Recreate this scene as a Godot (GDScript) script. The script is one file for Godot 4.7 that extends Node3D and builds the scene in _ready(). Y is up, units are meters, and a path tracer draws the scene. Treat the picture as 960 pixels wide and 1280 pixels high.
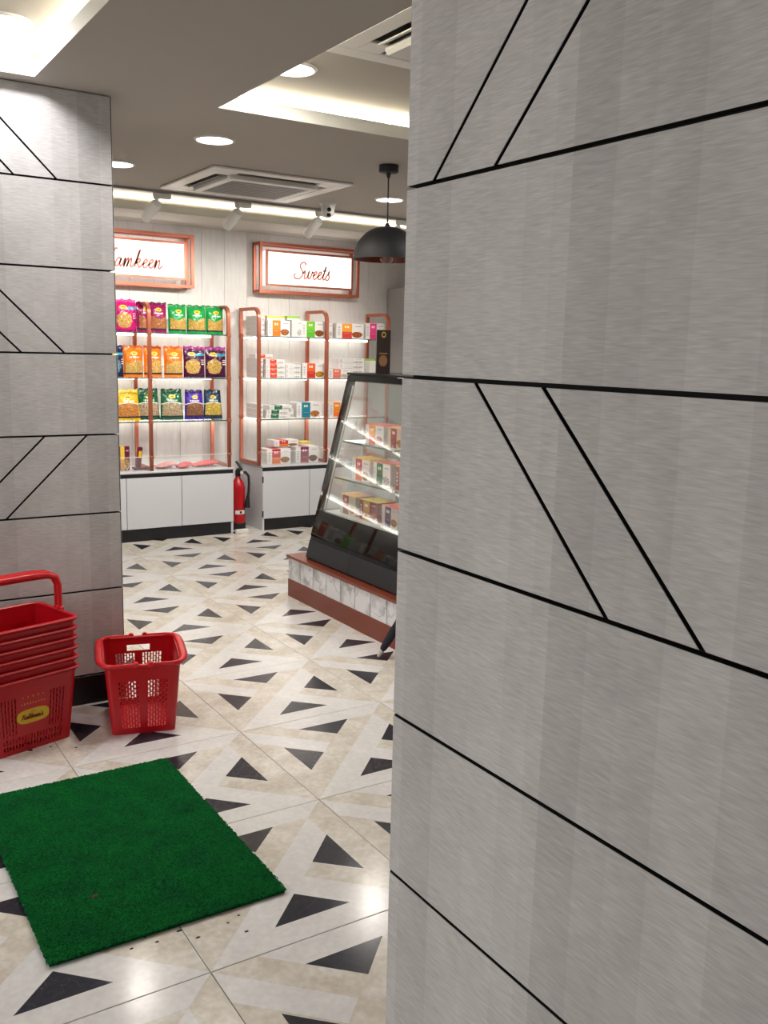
extends Node3D
# A small sweets-and-snacks shop seen from its vestibule. Units are metres, y up; -Z runs into the shop, +X to the right.

const CEIL := 2.29        # underside of the lower ceiling
const LIP := 2.34         # top of the tray lips
const UPPER := 2.39       # underside of the raised ceiling inside the trays
const BACK := -6.97       # face of the back wall
const CAB_Z := -6.56      # front of the wall cabinets
const CAB_Y := 0.507      # top of the wall cabinets
const SHELF_Y := [0.865, 1.177, 1.495]
const PITCH := 0.61       # floor tile pitch
const TILE_X := 0.723
const TILE_Z := -1.817
const SHELF_POWER := 0.005   # lamp power per metre of lit shelf
const SPOT_POWER := 0.75
const CASE_POWER := 0.09
const STACK_AT := Vector3(0.612, 0, -3.363)
const STACK_TURN := 1.86
const UMB_TIP := Vector3(2.235, 0.0, -3.52)
const UMB_TOP := Vector3(2.395, 0.471, -3.318)

var rng := RandomNumberGenerator.new()
var taken := {}
var M := {}

# ------------------------------------------------------------------ mesh builder
class MB:
	var V := PackedVector3Array()
	var N := PackedVector3Array()
	var U := PackedVector2Array()
	var I := PackedInt32Array()
	func vert(p: Vector3, n: Vector3, u := Vector2.ZERO) -> int:
		V.append(p); N.append(n); U.append(u)
		return V.size() - 1
	func tri(a: int, b: int, c: int) -> void:
		var g := (V[b] - V[a]).cross(V[c] - V[a])
		if g.dot(N[a] + N[b] + N[c]) > 0.0:
			I.append_array(PackedInt32Array([a, c, b]))
		else:
			I.append_array(PackedInt32Array([a, b, c]))
	func quad(a: Vector3, b: Vector3, c: Vector3, d: Vector3, n: Vector3, ua := Vector2.ZERO, ub := Vector2(1, 0), uc := Vector2.ONE, ud := Vector2(0, 1)) -> void:
		var i := vert(a, n, ua); vert(b, n, ub); vert(c, n, uc); vert(d, n, ud)
		tri(i, i + 1, i + 2); tri(i, i + 2, i + 3)
	func box(c: Vector3, s: Vector3, b := 0.0, x := Transform3D()) -> void:
		var h := s * 0.5
		b = minf(b, minf(h.x, minf(h.y, h.z)) * 0.95)
		var cor := func(sg: Vector3, ax: int) -> Vector3:
			var p := Vector3.ZERO
			for k in 3: p[k] = sg[k] * (h[k] if k == ax else h[k] - b)
			return x * (c + p)
		for a in 3:
			var b1 := (a + 1) % 3
			var c1 := (a + 2) % 3
			for s1 in [-1.0, 1.0]:
				var sg := Vector3.ZERO
				sg[a] = s1
				var q: Array[Vector3] = []
				var uv: Array[Vector2] = []
				for t in [[-1, -1], [1, -1], [1, 1], [-1, 1]]:
					sg[b1] = t[0]; sg[c1] = t[1]
					q.append(cor.call(sg, a))
					var l := c + sg * h
					uv.append(Vector2(l.z, l.y) if a == 0 else (Vector2(l.x, l.z) if a == 1 else Vector2(l.x, l.y)))
				var n := Vector3.ZERO
				n[a] = s1
				quad(q[0], q[1], q[2], q[3], (x.basis * n).normalized(), uv[0], uv[1], uv[2], uv[3])
		if b <= 0.0: return
		for a in 3:
			var b1 := (a + 1) % 3
			var c1 := (a + 2) % 3
			for s1 in [-1.0, 1.0]:
				for s2 in [-1.0, 1.0]:
					var lo := Vector3.ZERO
					lo[a] = s1; lo[b1] = s2; lo[c1] = -1.0
					var hi := lo
					hi[c1] = 1.0
					var n := Vector3.ZERO
					n[a] = s1; n[b1] = s2
					quad(cor.call(lo, a), cor.call(hi, a), cor.call(hi, b1), cor.call(lo, b1), (x.basis * n).normalized())
		for sx in [-1.0, 1.0]:
			for sy in [-1.0, 1.0]:
				for sz in [-1.0, 1.0]:
					var sg := Vector3(sx, sy, sz)
					var n := (x.basis * sg).normalized()
					var i := vert(cor.call(sg, 0), n); vert(cor.call(sg, 1), n); vert(cor.call(sg, 2), n)
					tri(i, i + 1, i + 2)
	# convex polygon in the plane o + u*p.x + v*p.y, thickness d against the outward normal w, with a bevelled front edge
	func slab(poly: PackedVector2Array, o: Vector3, u: Vector3, v: Vector3, w: Vector3, d: float, bev: float, uvs := 1.0) -> void:
		var inner := MB.inset(poly, bev)
		var k := poly.size()
		var i0 := V.size()
		for p in inner: vert(o + u * p.x + v * p.y, w, p * uvs)
		for j in range(1, k - 1): tri(i0, i0 + j, i0 + j + 1)
		for j in k:
			var a := poly[j]
			var b := poly[(j + 1) % k]
			var ai := inner[j]
			var bi := inner[(j + 1) % k]
			var mid := (a + b) * 0.5 - (ai + bi) * 0.5
			var out := (u * mid.x + v * mid.y).normalized()
			var A := o + u * a.x + v * a.y - w * bev
			var B := o + u * b.x + v * b.y - w * bev
			quad(o + u * ai.x + v * ai.y, o + u * bi.x + v * bi.y, B, A, (out + w).normalized(), ai * uvs, bi * uvs, b * uvs, a * uvs)
			quad(A, B, B - w * (d - bev), A - w * (d - bev), out, a * uvs, b * uvs, b * uvs, a * uvs)
	static func inset(poly: PackedVector2Array, d: float) -> PackedVector2Array:
		var k := poly.size()
		var area := 0.0
		for j in k: area += poly[j].cross(poly[(j + 1) % k])
		var sgn := 1.0 if area > 0 else -1.0
		var out := PackedVector2Array()
		for j in k:
			var a := poly[(j + k - 1) % k]
			var b := poly[j]
			var c := poly[(j + 1) % k]
			var e1 := (b - a).normalized()
			var e2 := (c - b).normalized()
			var n1 := Vector2(-e1.y, e1.x) * sgn
			var n2 := Vector2(-e2.y, e2.x) * sgn
			var m := (n1 + n2).normalized()
			out.append(b + m * (d / maxf(m.dot(n1), 0.2)))
		return out
	# sweep a convex closed profile along a path; profile x goes along tangent x up, profile y along up
	func sweep(path: Array, prof: PackedVector2Array, up: Vector3, closed := false, smooth := false, scales := []) -> void:
		var m := path.size()
		var k := prof.size()
		var rings := []
		var cen := Vector2.ZERO
		for p in prof: cen += p / k
		for j in m:
			var a: Vector3 = path[(j + m - 1) % m] if (closed or j > 0) else path[j]
			var c: Vector3 = path[(j + 1) % m] if (closed or j < m - 1) else path[j]
			var b: Vector3 = path[j]
			var t1 := (b - a).normalized()
			var t2 := (c - b).normalized()
			if t1 == Vector3.ZERO: t1 = t2
			if t2 == Vector3.ZERO: t2 = t1
			var t := (t1 + t2).normalized()
			var upl := (up - t * up.dot(t)).normalized()
			var side := t.cross(upl).normalized()
			var miter := 1.0 / maxf(t.dot(t1), 0.5)
			var ring: Array[Vector3] = []
			var sc: Vector2 = scales[j] if scales.size() else Vector2.ONE
			for p in prof: ring.append(b + side * p.x * miter * sc.x + upl * p.y * sc.y)
			rings.append([ring, side, upl, t])
		var last := m if closed else m - 1
		for j in last:
			var r0: Array = rings[j]
			var r1: Array = rings[(j + 1) % m]
			for e in k:
				var f := (e + 1) % k
				var nrm := []
				for rr in [r0, r1]:
					for q in [e, f]:
						var pn: Vector2 = (prof[q] - cen) if smooth else ((prof[e] + prof[f]) * 0.5 - cen)
						if not smooth:
							var ed := prof[f] - prof[e]
							var nn := Vector2(ed.y, -ed.x)
							pn = nn if nn.dot(pn) > 0 else -nn
						nrm.append((rr[1] * pn.x + rr[2] * pn.y).normalized())
				var i := vert(r0[0][e], nrm[0]); vert(r0[0][f], nrm[1]); vert(r1[0][f], nrm[3]); vert(r1[0][e], nrm[2])
				tri(i, i + 1, i + 2); tri(i, i + 2, i + 3)
		if not closed:
			for q in [0, m - 1]:
				var n: Vector3 = rings[q][3] * (-1.0 if q == 0 else 1.0)
				var i := V.size()
				for p in rings[q][0]: vert(p, n)
				for j in range(1, k - 1): tri(i, i + j, i + j + 1)
	func tube(path: Array, r: float, sides := 8, up := Vector3(0.13, 0.97, 0.2)) -> void:
		sweep(path, MB.circle(r, sides), up, false, true)
	static func circle(r: float, sides: int, ry := -1.0) -> PackedVector2Array:
		var out := PackedVector2Array()
		for j in sides: out.append(Vector2(cos(TAU * j / sides) * r, sin(TAU * j / sides) * (r if ry < 0 else ry)))
		return out
	func lathe(prof: Array, seg := 24, x := Transform3D()) -> void:
		var k := prof.size()
		var ns := []
		for j in k - 1:
			var d: Vector2 = prof[j + 1] - prof[j]
			ns.append(Vector2(d.y, -d.x).normalized())
		for j in k - 1:
			var n0: Vector2 = ns[j]
			var n1: Vector2 = ns[j]
			if j > 0 and ns[j - 1].dot(n0) > 0.7: n0 = (n0 + ns[j - 1]).normalized()
			if j < k - 2 and ns[j + 1].dot(ns[j]) > 0.7: n1 = (n1 + ns[j + 1]).normalized()
			for s in seg:
				var a := TAU * s / seg
				var b := TAU * (s + 1) / seg
				var ids := []
				for q in [[j, a, n0], [j, b, n0], [j + 1, b, n1], [j + 1, a, n1]]:
					var p: Vector2 = prof[q[0]]
					ids.append(vert(x * Vector3(p.x * cos(q[1]), p.y, p.x * sin(q[1])), (x.basis * Vector3(q[2].x * cos(q[1]), q[2].y, q[2].x * sin(q[1]))).normalized(), Vector2(float(s) / seg, float(j) / k)))
				tri(ids[0], ids[1], ids[2]); tri(ids[0], ids[2], ids[3])
	func mesh(m: Material, am: ArrayMesh = null) -> ArrayMesh:
		var a := []
		a.resize(Mesh.ARRAY_MAX)
		a[Mesh.ARRAY_VERTEX] = V; a[Mesh.ARRAY_NORMAL] = N; a[Mesh.ARRAY_TEX_UV] = U; a[Mesh.ARRAY_INDEX] = I
		if am == null: am = ArrayMesh.new()
		am.add_surface_from_arrays(Mesh.PRIMITIVE_TRIANGLES, a)
		am.surface_set_material(am.get_surface_count() - 1, m)
		return am

# ------------------------------------------------------------------ nodes
func numbered(called: String) -> String:
	taken[called] = taken.get(called, -1) + 1
	return called if taken[called] == 0 else "%s_%03d" % [called, taken[called]]

func tag(o: Node3D, label: String, category: String, group := "") -> Node3D:
	o.set_meta("label", label); o.set_meta("category", category)
	if group: o.set_meta("group", group)
	return o

func thing(called: String, label: String, category: String, at := Vector3.ZERO, turn := 0.0, group := "") -> Node3D:
	var o := Node3D.new()
	o.name = numbered(called); add_child(o)
	o.position = at; o.rotation.y = turn
	tag(o, label, category, group)
	return o

func frame_node(called: String) -> Node3D:
	var o := Node3D.new()
	o.name = called; add_child(o)
	o.set_meta("kind", "structure")
	return o

func put(called: String, mesh: Mesh, parent: Node, at := Vector3.ZERO, label := "") -> MeshInstance3D:
	var o := MeshInstance3D.new()
	o.mesh = mesh; o.position = at
	if parent == self:
		o.name = numbered(called); add_child(o)
	else:
		o.name = called; parent.add_child(o, true)
	if label: o.set_meta("label", label)
	return o

func part(called: String, b: MB, m: Material, parent: Node, at := Vector3.ZERO, label := "") -> MeshInstance3D:
	return put(called, b.mesh(m), parent, at, label)

func struct(called: String, b: MB, m: Material) -> MeshInstance3D:
	var o := put(called, b.mesh(m), self)
	o.set_meta("kind", "structure")
	return o

func area_light(at: Vector3, towards: Vector3, size: Vector2, energy: float, color: Color) -> void:
	var l := AreaLight3D.new()
	l.name = numbered("lamp_light")
	add_child(l)
	l.area_size = size; l.light_energy = energy; l.light_color = color
	l.area_range = 12.0; l.area_attenuation = 2.0; l.shadow_enabled = true
	var up := Vector3(0, 0, -1) if absf(towards.y) > 0.9 else Vector3.UP
	l.look_at_from_position(at, at + towards, up)

# ------------------------------------------------------------------ materials
func srgb(r: float, g: float, b: float) -> Color:
	return Color(r / 255.0, g / 255.0, b / 255.0)

func mat(key: String, c: Color, rough: float, metal := 0.0, spec := 0.5) -> StandardMaterial3D:
	var m := StandardMaterial3D.new()
	m.resource_name = key
	m.albedo_color = c; m.roughness = rough; m.metallic = metal; m.metallic_specular = spec
	M[key] = m
	return m

func glow(key: String, c: Color, energy: float) -> StandardMaterial3D:
	var m := mat(key, Color(0.9, 0.9, 0.9), 0.5)
	m.emission_enabled = true; m.emission = c; m.emission_energy_multiplier = energy
	return m

func pane(key: String, c: Color, a: float) -> StandardMaterial3D:
	var m := mat(key, Color(c.r, c.g, c.b, a), 0.0)
	m.transparency = BaseMaterial3D.TRANSPARENCY_ALPHA
	m.cull_mode = BaseMaterial3D.CULL_DISABLED
	return m

func noise_image(w: int, h: int, freq: float, sd: int, octaves := 4, kind := FastNoiseLite.TYPE_SIMPLEX_SMOOTH) -> Image:
	var f := FastNoiseLite.new()
	f.noise_type = kind; f.seed = sd; f.frequency = freq; f.fractal_octaves = octaves
	return f.get_seamless_image(w, h)

func bytes_of(im: Image) -> PackedByteArray:
	im.convert(Image.FORMAT_L8)
	return im.get_data()

func tex(w: int, h: int, d: PackedByteArray) -> ImageTexture:
	return ImageTexture.create_from_image(Image.create_from_data(w, h, false, Image.FORMAT_RGB8, d))

func stretched(w: int, h: int, sx: int, sy: int, freq: float, sd: int, oct := 3) -> PackedByteArray:
	var im := noise_image(maxi(w / sx, 8), maxi(h / sy, 8), freq, sd, oct)
	im.resize(w, h, Image.INTERPOLATE_CUBIC)
	return bytes_of(im)

func laminate(key: String) -> void:          # grey laminate: fine horizontal fibres in upright strips of slightly different tone
	var w := 1024
	var h := 1024
	var fine := stretched(w, h, 16, 1, 0.42, 3, 2)
	var mid := stretched(w, h, 10, 1, 0.14, 7, 3)
	var cloud := bytes_of(noise_image(w, h, 0.006, 11, 3))
	var strip := PackedFloat32Array()
	rng.seed = 5
	var x := 0
	while x < w:
		var wd := rng.randi_range(50, 105)
		var tone := rng.randf_range(-9.0, 9.0)
		for q in mini(wd, w - x): strip.append(tone + 3.0 * (q / float(wd) - 0.5) * signf(tone))
		x += wd
	var d := PackedByteArray()
	d.resize(w * h * 3)
	var hd := PackedByteArray()
	hd.resize(w * h)
	var k := 0
	for yy in h:
		for xx in w:
			var j := yy * w + xx
			var f := (fine[j] - 128) * 0.12
			var g := (mid[j] - 128) * 0.075
			var t := 202.0 + f + g + strip[xx] + (cloud[j] - 128) * 0.05
			d[k] = clampi(int(t + 1.5), 0, 255); d[k + 1] = clampi(int(t - 1.0), 0, 255); d[k + 2] = clampi(int(t - 1.5), 0, 255)
			hd[j] = clampi(int(128 + (fine[j] - 128) * 0.9), 0, 255)
			k += 3
	var m := mat(key, Color.WHITE, 0.55)
	m.albedo_texture = tex(w, h, d)
	m.heightmap_enabled = true
	m.heightmap_texture = ImageTexture.create_from_image(Image.create_from_data(w, h, false, Image.FORMAT_L8, hd))
	m.heightmap_scale = 0.012

func plank_wood(key: String) -> void:        # pale whitewashed upright planks
	var w := 256
	var h := 512
	var fine := stretched(w, h, 1, 14, 0.12, 23, 3)
	var cl := bytes_of(noise_image(w, h, 0.012, 29, 3))
	var d := PackedByteArray()
	d.resize(w * h * 3)
	for j in w * h:
		var t := 214.0 + (fine[j] - 128) * 0.045 + (cl[j] - 128) * 0.03
		d[j * 3] = clampi(int(t), 0, 255); d[j * 3 + 1] = clampi(int(t - 2), 0, 255); d[j * 3 + 2] = clampi(int(t - 4), 0, 255)
	var m := mat(key, Color.WHITE, 0.45)
	m.albedo_texture = tex(w, h, d)

func tile_print(key: String, sd: int) -> void:    # the printed stone inlay of one floor tile
	var w := 768
	var cl := bytes_of(noise_image(w, w, 0.006, sd, 5))
	var fn := bytes_of(noise_image(w, w, 0.03, sd + 9, 4))
	var ve := bytes_of(noise_image(w, w, 0.004, sd + 17, 4))
	var d := PackedByteArray()
	d.resize(w * w * 3)
	var rr := PackedByteArray()
	rr.resize(w * w)
	var tris := [[Vector2(.325, .125), Vector2(.675, .125), Vector2(.5, .30)], [Vector2(.325, .866), Vector2(.5, .694), Vector2(.672, .866)], [Vector2(.125, .325), Vector2(.298, .497), Vector2(.125, .668)], [Vector2(.864, .32), Vector2(.864, .67), Vector2(.688, .487)]]
	for y in w:
		var v := (y + 0.5) / w
		for x in w:
			var u := (x + 0.5) / w
			var j := y * w + x
			var c := cl[j] - 128.0
			var f := fn[j] - 128.0
			var dark := false
			# the four triangles all lie 0.125 to 0.306 from an edge
			if minf(minf(u, v), minf(1 - u, 1 - v)) < 0.315 and minf(minf(u, v), minf(1 - u, 1 - v)) > 0.12:
				var p := Vector2(u, v)
				for t in tris:
					var s1: float = (t[1] - t[0]).cross(p - t[0])
					var s2: float = (t[2] - t[1]).cross(p - t[1])
					var s3: float = (t[0] - t[2]).cross(p - t[2])
					if (s1 > 0 and s2 > 0 and s3 > 0) or (s1 < 0 and s2 < 0 and s3 < 0):
						dark = true
						break
			var r: float
			var g: float
			var b: float
			if dark:
				var vein := maxf(0.0, 1.0 - absf(ve[j] - 128.0) / 1.2) * 30.0
				var t := 47.0 + f * 0.05 + vein
				r = t; g = t; b = t + 9.0
			else:
				var white: bool
				if u > v:
					white = not (u > 0.863 and u + v > 1.0) and not (u + v > 1.0 and u + v < 1.17 and u - v > 0.2)
				else:
					white = (u + v > 0.81 and u + v < 1.0 and v - u > 0.2) or (v > 0.865 and u + v > 1.19)
				if white:
					var t := 228.0 + c * 0.05 + f * 0.06
					r = t; g = t - 2.0; b = t - 4.0
				else:
					var t := 217.0 + c * 0.13 + f * 0.10
					r = t; g = t - 7.0 + c * 0.02; b = t - 19.0 + c * 0.05
			d[j * 3] = clampi(int(r), 0, 255); d[j * 3 + 1] = clampi(int(g), 0, 255); d[j * 3 + 2] = clampi(int(b), 0, 255)
	var m := mat(key, Color.WHITE, 0.17, 0.0, 0.36)
	m.albedo_texture = tex(w, w, d)

func marble(key: String) -> void:
	var w := 256
	var cl := bytes_of(noise_image(w, w, 0.012, 71, 5))
	var ve := bytes_of(noise_image(w, w, 0.01, 77, 4))
	var d := PackedByteArray()
	d.resize(w * w * 3)
	for j in w * w:
		var t := 222.0 + minf(0, cl[j] - 112.0) * 0.55 - maxf(0.0, 1.0 - absf(ve[j] - 128.0) / 12.0) * 34.0
		d[j * 3] = clampi(int(t), 0, 255); d[j * 3 + 1] = clampi(int(t), 0, 255); d[j * 3 + 2] = clampi(int(t + 4), 0, 255)
	var m := mat(key, Color.WHITE, 0.2)
	m.albedo_texture = tex(w, w, d)

# front print of a snack pouch; kinds: "window" (food heap under a wave), "plate" (round food picture), "bag"
func pouch_print(key: String, kind: String, base: Color, top: Color, food: Color, seedn: int) -> void:
	var w := 96
	var h := 144
	rng.seed = seedn
	var im := Image.create(w, h, false, Image.FORMAT_RGB8)
	im.fill(base)
	im.fill_rect(Rect2i(0, 0, w, 12), top)
	var n := FastNoiseLite.new()
	n.seed = seedn; n.frequency = 0.16; n.noise_type = FastNoiseLite.TYPE_CELLULAR
	for y in h:
		for x in w:
			var u := float(x) / w
			var v := float(y) / h
			var q := n.get_noise_2d(x, y)
			var ft := clampf((q + 1.0) * 1.7, 0.0, 1.0)
			var fc := food.darkened(0.45).lerp(food.lightened(0.2), ft)
			if kind == "plate":
				if Vector2((u - 0.40) / 0.35, (v - 0.64) / 0.25).length() < 1.0 + 0.05 * sin(v * 40.0): im.set_pixel(x, y, fc)
				elif u > 0.48 and v > 0.22 and v < 0.34 - 0.05 * u: im.set_pixel(x, y, srgb(48, 150, 185))
				elif u > 0.8 and v > 0.42 and v < 0.62 and (y / 5) % 2 == 0: im.set_pixel(x, y, Color(0.9, 0.85, 0.85))
				elif v > 0.92: im.set_pixel(x, y, base.darkened(0.25))
			else:
				var edge := 0.50 + (0.05 * sin(u * 7.0 + seedn) if kind == "window" else -0.07 * sin(u * PI))
				if v > edge and v < 0.86 and u > 0.06 and u < 0.94: im.set_pixel(x, y, fc)
				elif v > edge - 0.03 and v <= edge and kind == "bag": im.set_pixel(x, y, Color(0.9, 0.9, 0.85))
				elif v >= 0.86 and v < 0.91: im.set_pixel(x, y, srgb(50, 48, 62))
			var lo := Vector2((u - (0.36 if kind == "plate" else 0.5)) / 0.17, (v - 0.24) / 0.065).length()
			if lo < 1.0: im.set_pixel(x, y, srgb(232, 205, 70) if lo > 0.55 or absf(v - 0.24) > 0.022 else srgb(170, 110, 40))
			if kind != "plate" and v > 0.34 and v < 0.385 and absf(u - 0.5) < 0.24 and (x / 3) % 3 != 0: im.set_pixel(x, y, Color(0.92, 0.92, 0.92))
	var m := mat(key, Color.WHITE, 0.2)
	m.albedo_texture = ImageTexture.create_from_image(im)

# print of a sweets carton: left 70% is the front, right 30% the end
func carton_print(key: String, block: Color, block2: Color, food: Color, seedn: int, written := true, base := Color(0.91, 0.90, 0.894)) -> void:
	var w := 144
	var h := 72
	rng.seed = seedn
	var im := Image.create(w, h, false, Image.FORMAT_RGB8)
	im.fill(base)
	var n := FastNoiseLite.new()
	n.seed = seedn; n.frequency = 0.2; n.noise_type = FastNoiseLite.TYPE_CELLULAR
	for y in h:
		for x in 100:
			var u := x / 100.0
			var v := float(y) / h
			if u > 0.2 and u < 0.56:
				var c := block if v < 0.55 else block2
				if v > 0.16 and v < 0.30 and u > 0.27 and u < 0.47 and (x / 3) % 3 != 0 and written: c = Color(0.95, 0.93, 0.88)
				if v > 0.62 and v < 0.66 and u > 0.27 and u < 0.5: c = c.lightened(0.35)
				im.set_pixel(x, y, c)
			elif u > 0.05 and u < 0.14 and v > 0.2 and v < 0.8 and (y / 4) % 3 != 0: im.set_pixel(x, y, srgb(190, 188, 190))
			elif u > 0.66 and u < 0.9 and v > 0.14 and v < 0.2: im.set_pixel(x, y, srgb(170, 175, 190))
			var pl := Vector2((u - 0.74) / 0.2, (v - 0.74) / 0.21).length()
			if pl < 1.0:
				var q := n.get_noise_2d(x, y)
				im.set_pixel(x, y, srgb(225, 222, 216) if pl > 0.86 and v > 0.74 else (food.lightened(0.3) if q > -0.3 else (food if q > -0.6 else food.darkened(0.5))))
	for y in range(8, h - 6, 5):
		for x in range(106, 138):
			if rng.randf() < 0.62: im.set_pixel(x, y, srgb(150, 146, 150))
			if rng.randf() < 0.4: im.set_pixel(x, y + 1, srgb(170, 166, 170))
	var m := mat(key, Color.WHITE, 0.35)
	m.albedo_texture = ImageTexture.create_from_image(im)

func dark_print() -> void:
	var im := Image.create(96, 72, false, Image.FORMAT_RGB8)
	im.fill(srgb(42, 30, 27))
	im.fill_rect(Rect2i(14, 36, 38, 2), srgb(150, 120, 50))
	for y in 72:
		for x in 66:
			var e := Vector2((x - 33) / 11.0, (y - 7) / 4.5).length()
			if e < 1.0 and e > 0.6: im.set_pixel(x, y, srgb(200, 170, 80))
			if Vector2((x - 32) / 20.0, (y - 48) / 9.0).length() < 1.0 and (x * 7 + y * 5) % 9 < 6: im.set_pixel(x, y, srgb(176, 126, 84))
	var m := mat("carton dark", Color.WHITE, 0.4)
	m.albedo_texture = ImageTexture.create_from_image(im)

func make_materials() -> void:
	laminate("grey laminate")
	plank_wood("whitewashed plank")
	for k in 3: tile_print("stone print %d" % k, 40 + k * 31)
	marble("white marble")
	mat("black groove", srgb(14, 12, 12), 0.8)
	mat("black skirting", srgb(22, 21, 22), 0.35)
	mat("ceiling paint", srgb(170, 164, 156), 0.85)
	mat("white trim", srgb(226, 224, 218), 0.5)
	mat("tray paint", srgb(206, 205, 198), 0.7)
	mat("plain wall", srgb(206, 203, 198), 0.75)
	mat("grout", srgb(92, 86, 78), 0.9)
	mat("dark grout", srgb(58, 54, 54), 0.9)
	mat("concrete", srgb(150, 148, 144), 0.9)
	mat("white plastic", srgb(226, 225, 221), 0.4)
	mat("grey plastic", srgb(150, 150, 150), 0.45)
	mat("dark plastic", srgb(46, 44, 44), 0.5)
	mat("black lens", srgb(10, 10, 12), 0.08)
	mat("black enamel", srgb(17, 17, 20), 0.6)
	mat("copper paint", srgb(176, 98, 74), 0.34, 0.4)
	mat("copper laminate", srgb(124, 56, 36), 0.34, 0.1)
	mat("white laminate", srgb(206, 208, 213), 0.3)
	mat("cabinet black", srgb(20, 20, 24), 0.4)
	mat("basket red", srgb(196, 10, 28), 0.36)
	mat("basket red handle", srgb(222, 36, 44), 0.3)
	mat("print yellow", srgb(226, 190, 40), 0.5)
	mat("print dark red", srgb(150, 40, 24), 0.6)
	mat("print faded yellow", srgb(214, 160, 70), 0.6)
	mat("glass edge", srgb(44, 92, 80), 0.15)
	mat("case black", srgb(14, 14, 16), 0.35, 0.0, 0.35)
	mat("case black glass", srgb(9, 9, 10), 0.03, 0.0, 0.45)
	mat("case grey", srgb(29, 31, 36), 0.5)
	mat("case inner", srgb(206, 214, 208), 0.35)
	mat("steel", srgb(190, 190, 190), 0.25, 1.0)
	mat("extinguisher red", srgb(176, 18, 26), 0.25)
	mat("rubber black", srgb(20, 20, 22), 0.6)
	mat("paper white", srgb(230, 228, 222), 0.7)
	mat("navy cloth", srgb(26, 30, 44), 0.8)
	mat("pale tip", srgb(205, 198, 190), 0.5)
	mat("grey board", srgb(150, 148, 146), 0.6)
	mat("print dark red copper", srgb(226, 140, 120), 0.5)
	mat("extinguisher dark", srgb(40, 20, 20), 0.5)
	var ms := mat("mat strand", Color.WHITE, 0.6)
	ms.vertex_color_use_as_albedo = true
	ms.metallic_specular = 0.15
	ms.roughness = 0.9
	mat("bag pink", srgb(225, 92, 98), 0.25)
	mat("bag rose", srgb(214, 150, 150), 0.25)
	mat("carton brown", srgb(44, 30, 26), 0.4)
	mat("maroon card", srgb(104, 22, 52), 0.35)
	mat("mat green", srgb(6, 74, 34), 0.9, 0.0, 0.2)
	mat("dirt brown", srgb(70, 58, 44), 0.9)
	mat("lid lime", srgb(150, 205, 60), 0.4)
	mat("lid peach", srgb(250, 200, 140), 0.4)
	mat("lid rose", srgb(244, 130, 120), 0.4)
	mat("lid yellow", srgb(226, 206, 90), 0.4)
	pane("clear glass", Color(0.93, 0.97, 0.95), 0.05)
	pane("case glass", Color(0.95, 0.97, 0.96), 0.03)
	var eg := mat("case end glass", Color(0.62, 0.70, 0.66, 0.34), 0.3)
	eg.transparency = BaseMaterial3D.TRANSPARENCY_ALPHA
	pane("clear bulb", Color(0.95, 0.95, 0.95), 0.06)
	glow("cove led", srgb(255, 248, 224), 5.0)
	glow("shelf led", srgb(255, 252, 240), 5.5)
	glow("case lamp", srgb(250, 255, 246), 1.5)
	glow("downlight face", srgb(255, 252, 250), 9.0)
	glow("sign face", srgb(255, 252, 246), 1.0)
	pouch_print("pouch magenta", "plate", srgb(190, 24, 110), srgb(225, 50, 140), srgb(206, 150, 66), 3)
	pouch_print("pouch maroon", "window", srgb(140, 16, 84), srgb(96, 10, 60), srgb(178, 96, 44), 4)
	pouch_print("pouch green", "window", srgb(20, 150, 70), srgb(16, 120, 56), srgb(214, 164, 62), 5)
	pouch_print("pouch orange", "window", srgb(236, 122, 30), srgb(214, 94, 26), srgb(222, 172, 78), 6)
	pouch_print("pouch purple", "plate", srgb(72, 16, 58), srgb(160, 40, 130), srgb(216, 168, 70), 7)
	pouch_print("pouch navy", "plate", srgb(22, 28, 60), srgb(40, 40, 90), srgb(60, 110, 140), 8)
	pouch_print("pouch yellow", "bag", srgb(240, 190, 30), srgb(246, 210, 60), srgb(206, 120, 40), 9)
	pouch_print("pouch deep green", "bag", srgb(10, 96, 58), srgb(10, 70, 46), srgb(176, 150, 112), 10)
	pouch_print("pouch violet", "bag", srgb(70, 34, 160), srgb(34, 24, 84), srgb(128, 70, 36), 11)
	pouch_print("pouch teal", "bag", srgb(16, 58, 88), srgb(12, 40, 66), srgb(216, 180, 52), 12)
	carton_print("carton orange", srgb(244, 138, 30), srgb(240, 120, 30), srgb(190, 110, 50), 21)
	carton_print("carton green", srgb(118, 196, 40), srgb(86, 180, 40), srgb(160, 90, 40), 22)
	carton_print("carton red orange", srgb(226, 96, 34), srgb(196, 40, 30), srgb(214, 150, 40), 23)
	carton_print("carton amber", srgb(244, 160, 50), srgb(214, 60, 50), srgb(190, 90, 30), 24)
	carton_print("carton pink", srgb(236, 60, 140), srgb(226, 50, 120), srgb(160, 50, 40), 25)
	carton_print("carton red", srgb(222, 70, 40), srgb(214, 62, 38), srgb(222, 214, 204), 26)
	carton_print("carton deep green", srgb(24, 104, 66), srgb(24, 104, 66), srgb(222, 218, 210), 27)
	carton_print("carton teal", srgb(28, 130, 150), srgb(24, 120, 146), srgb(200, 130, 60), 28)
	carton_print("carton plum", srgb(130, 50, 90), srgb(150, 50, 70), srgb(110, 60, 40), 29)
	carton_print("carton crimson", srgb(190, 40, 56), srgb(226, 110, 36), srgb(170, 110, 50), 30)
	carton_print("carton plain", srgb(226, 224, 222), srgb(222, 220, 218), srgb(216, 212, 206), 31, false)
	carton_print("carton rose", srgb(230, 120, 100), srgb(226, 110, 96), srgb(220, 200, 190), 32)
	dark_print()
	carton_print("carton tan red", srgb(150, 40, 40), srgb(120, 24, 30), srgb(190, 120, 60), 41, true, srgb(196, 184, 160))
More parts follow.
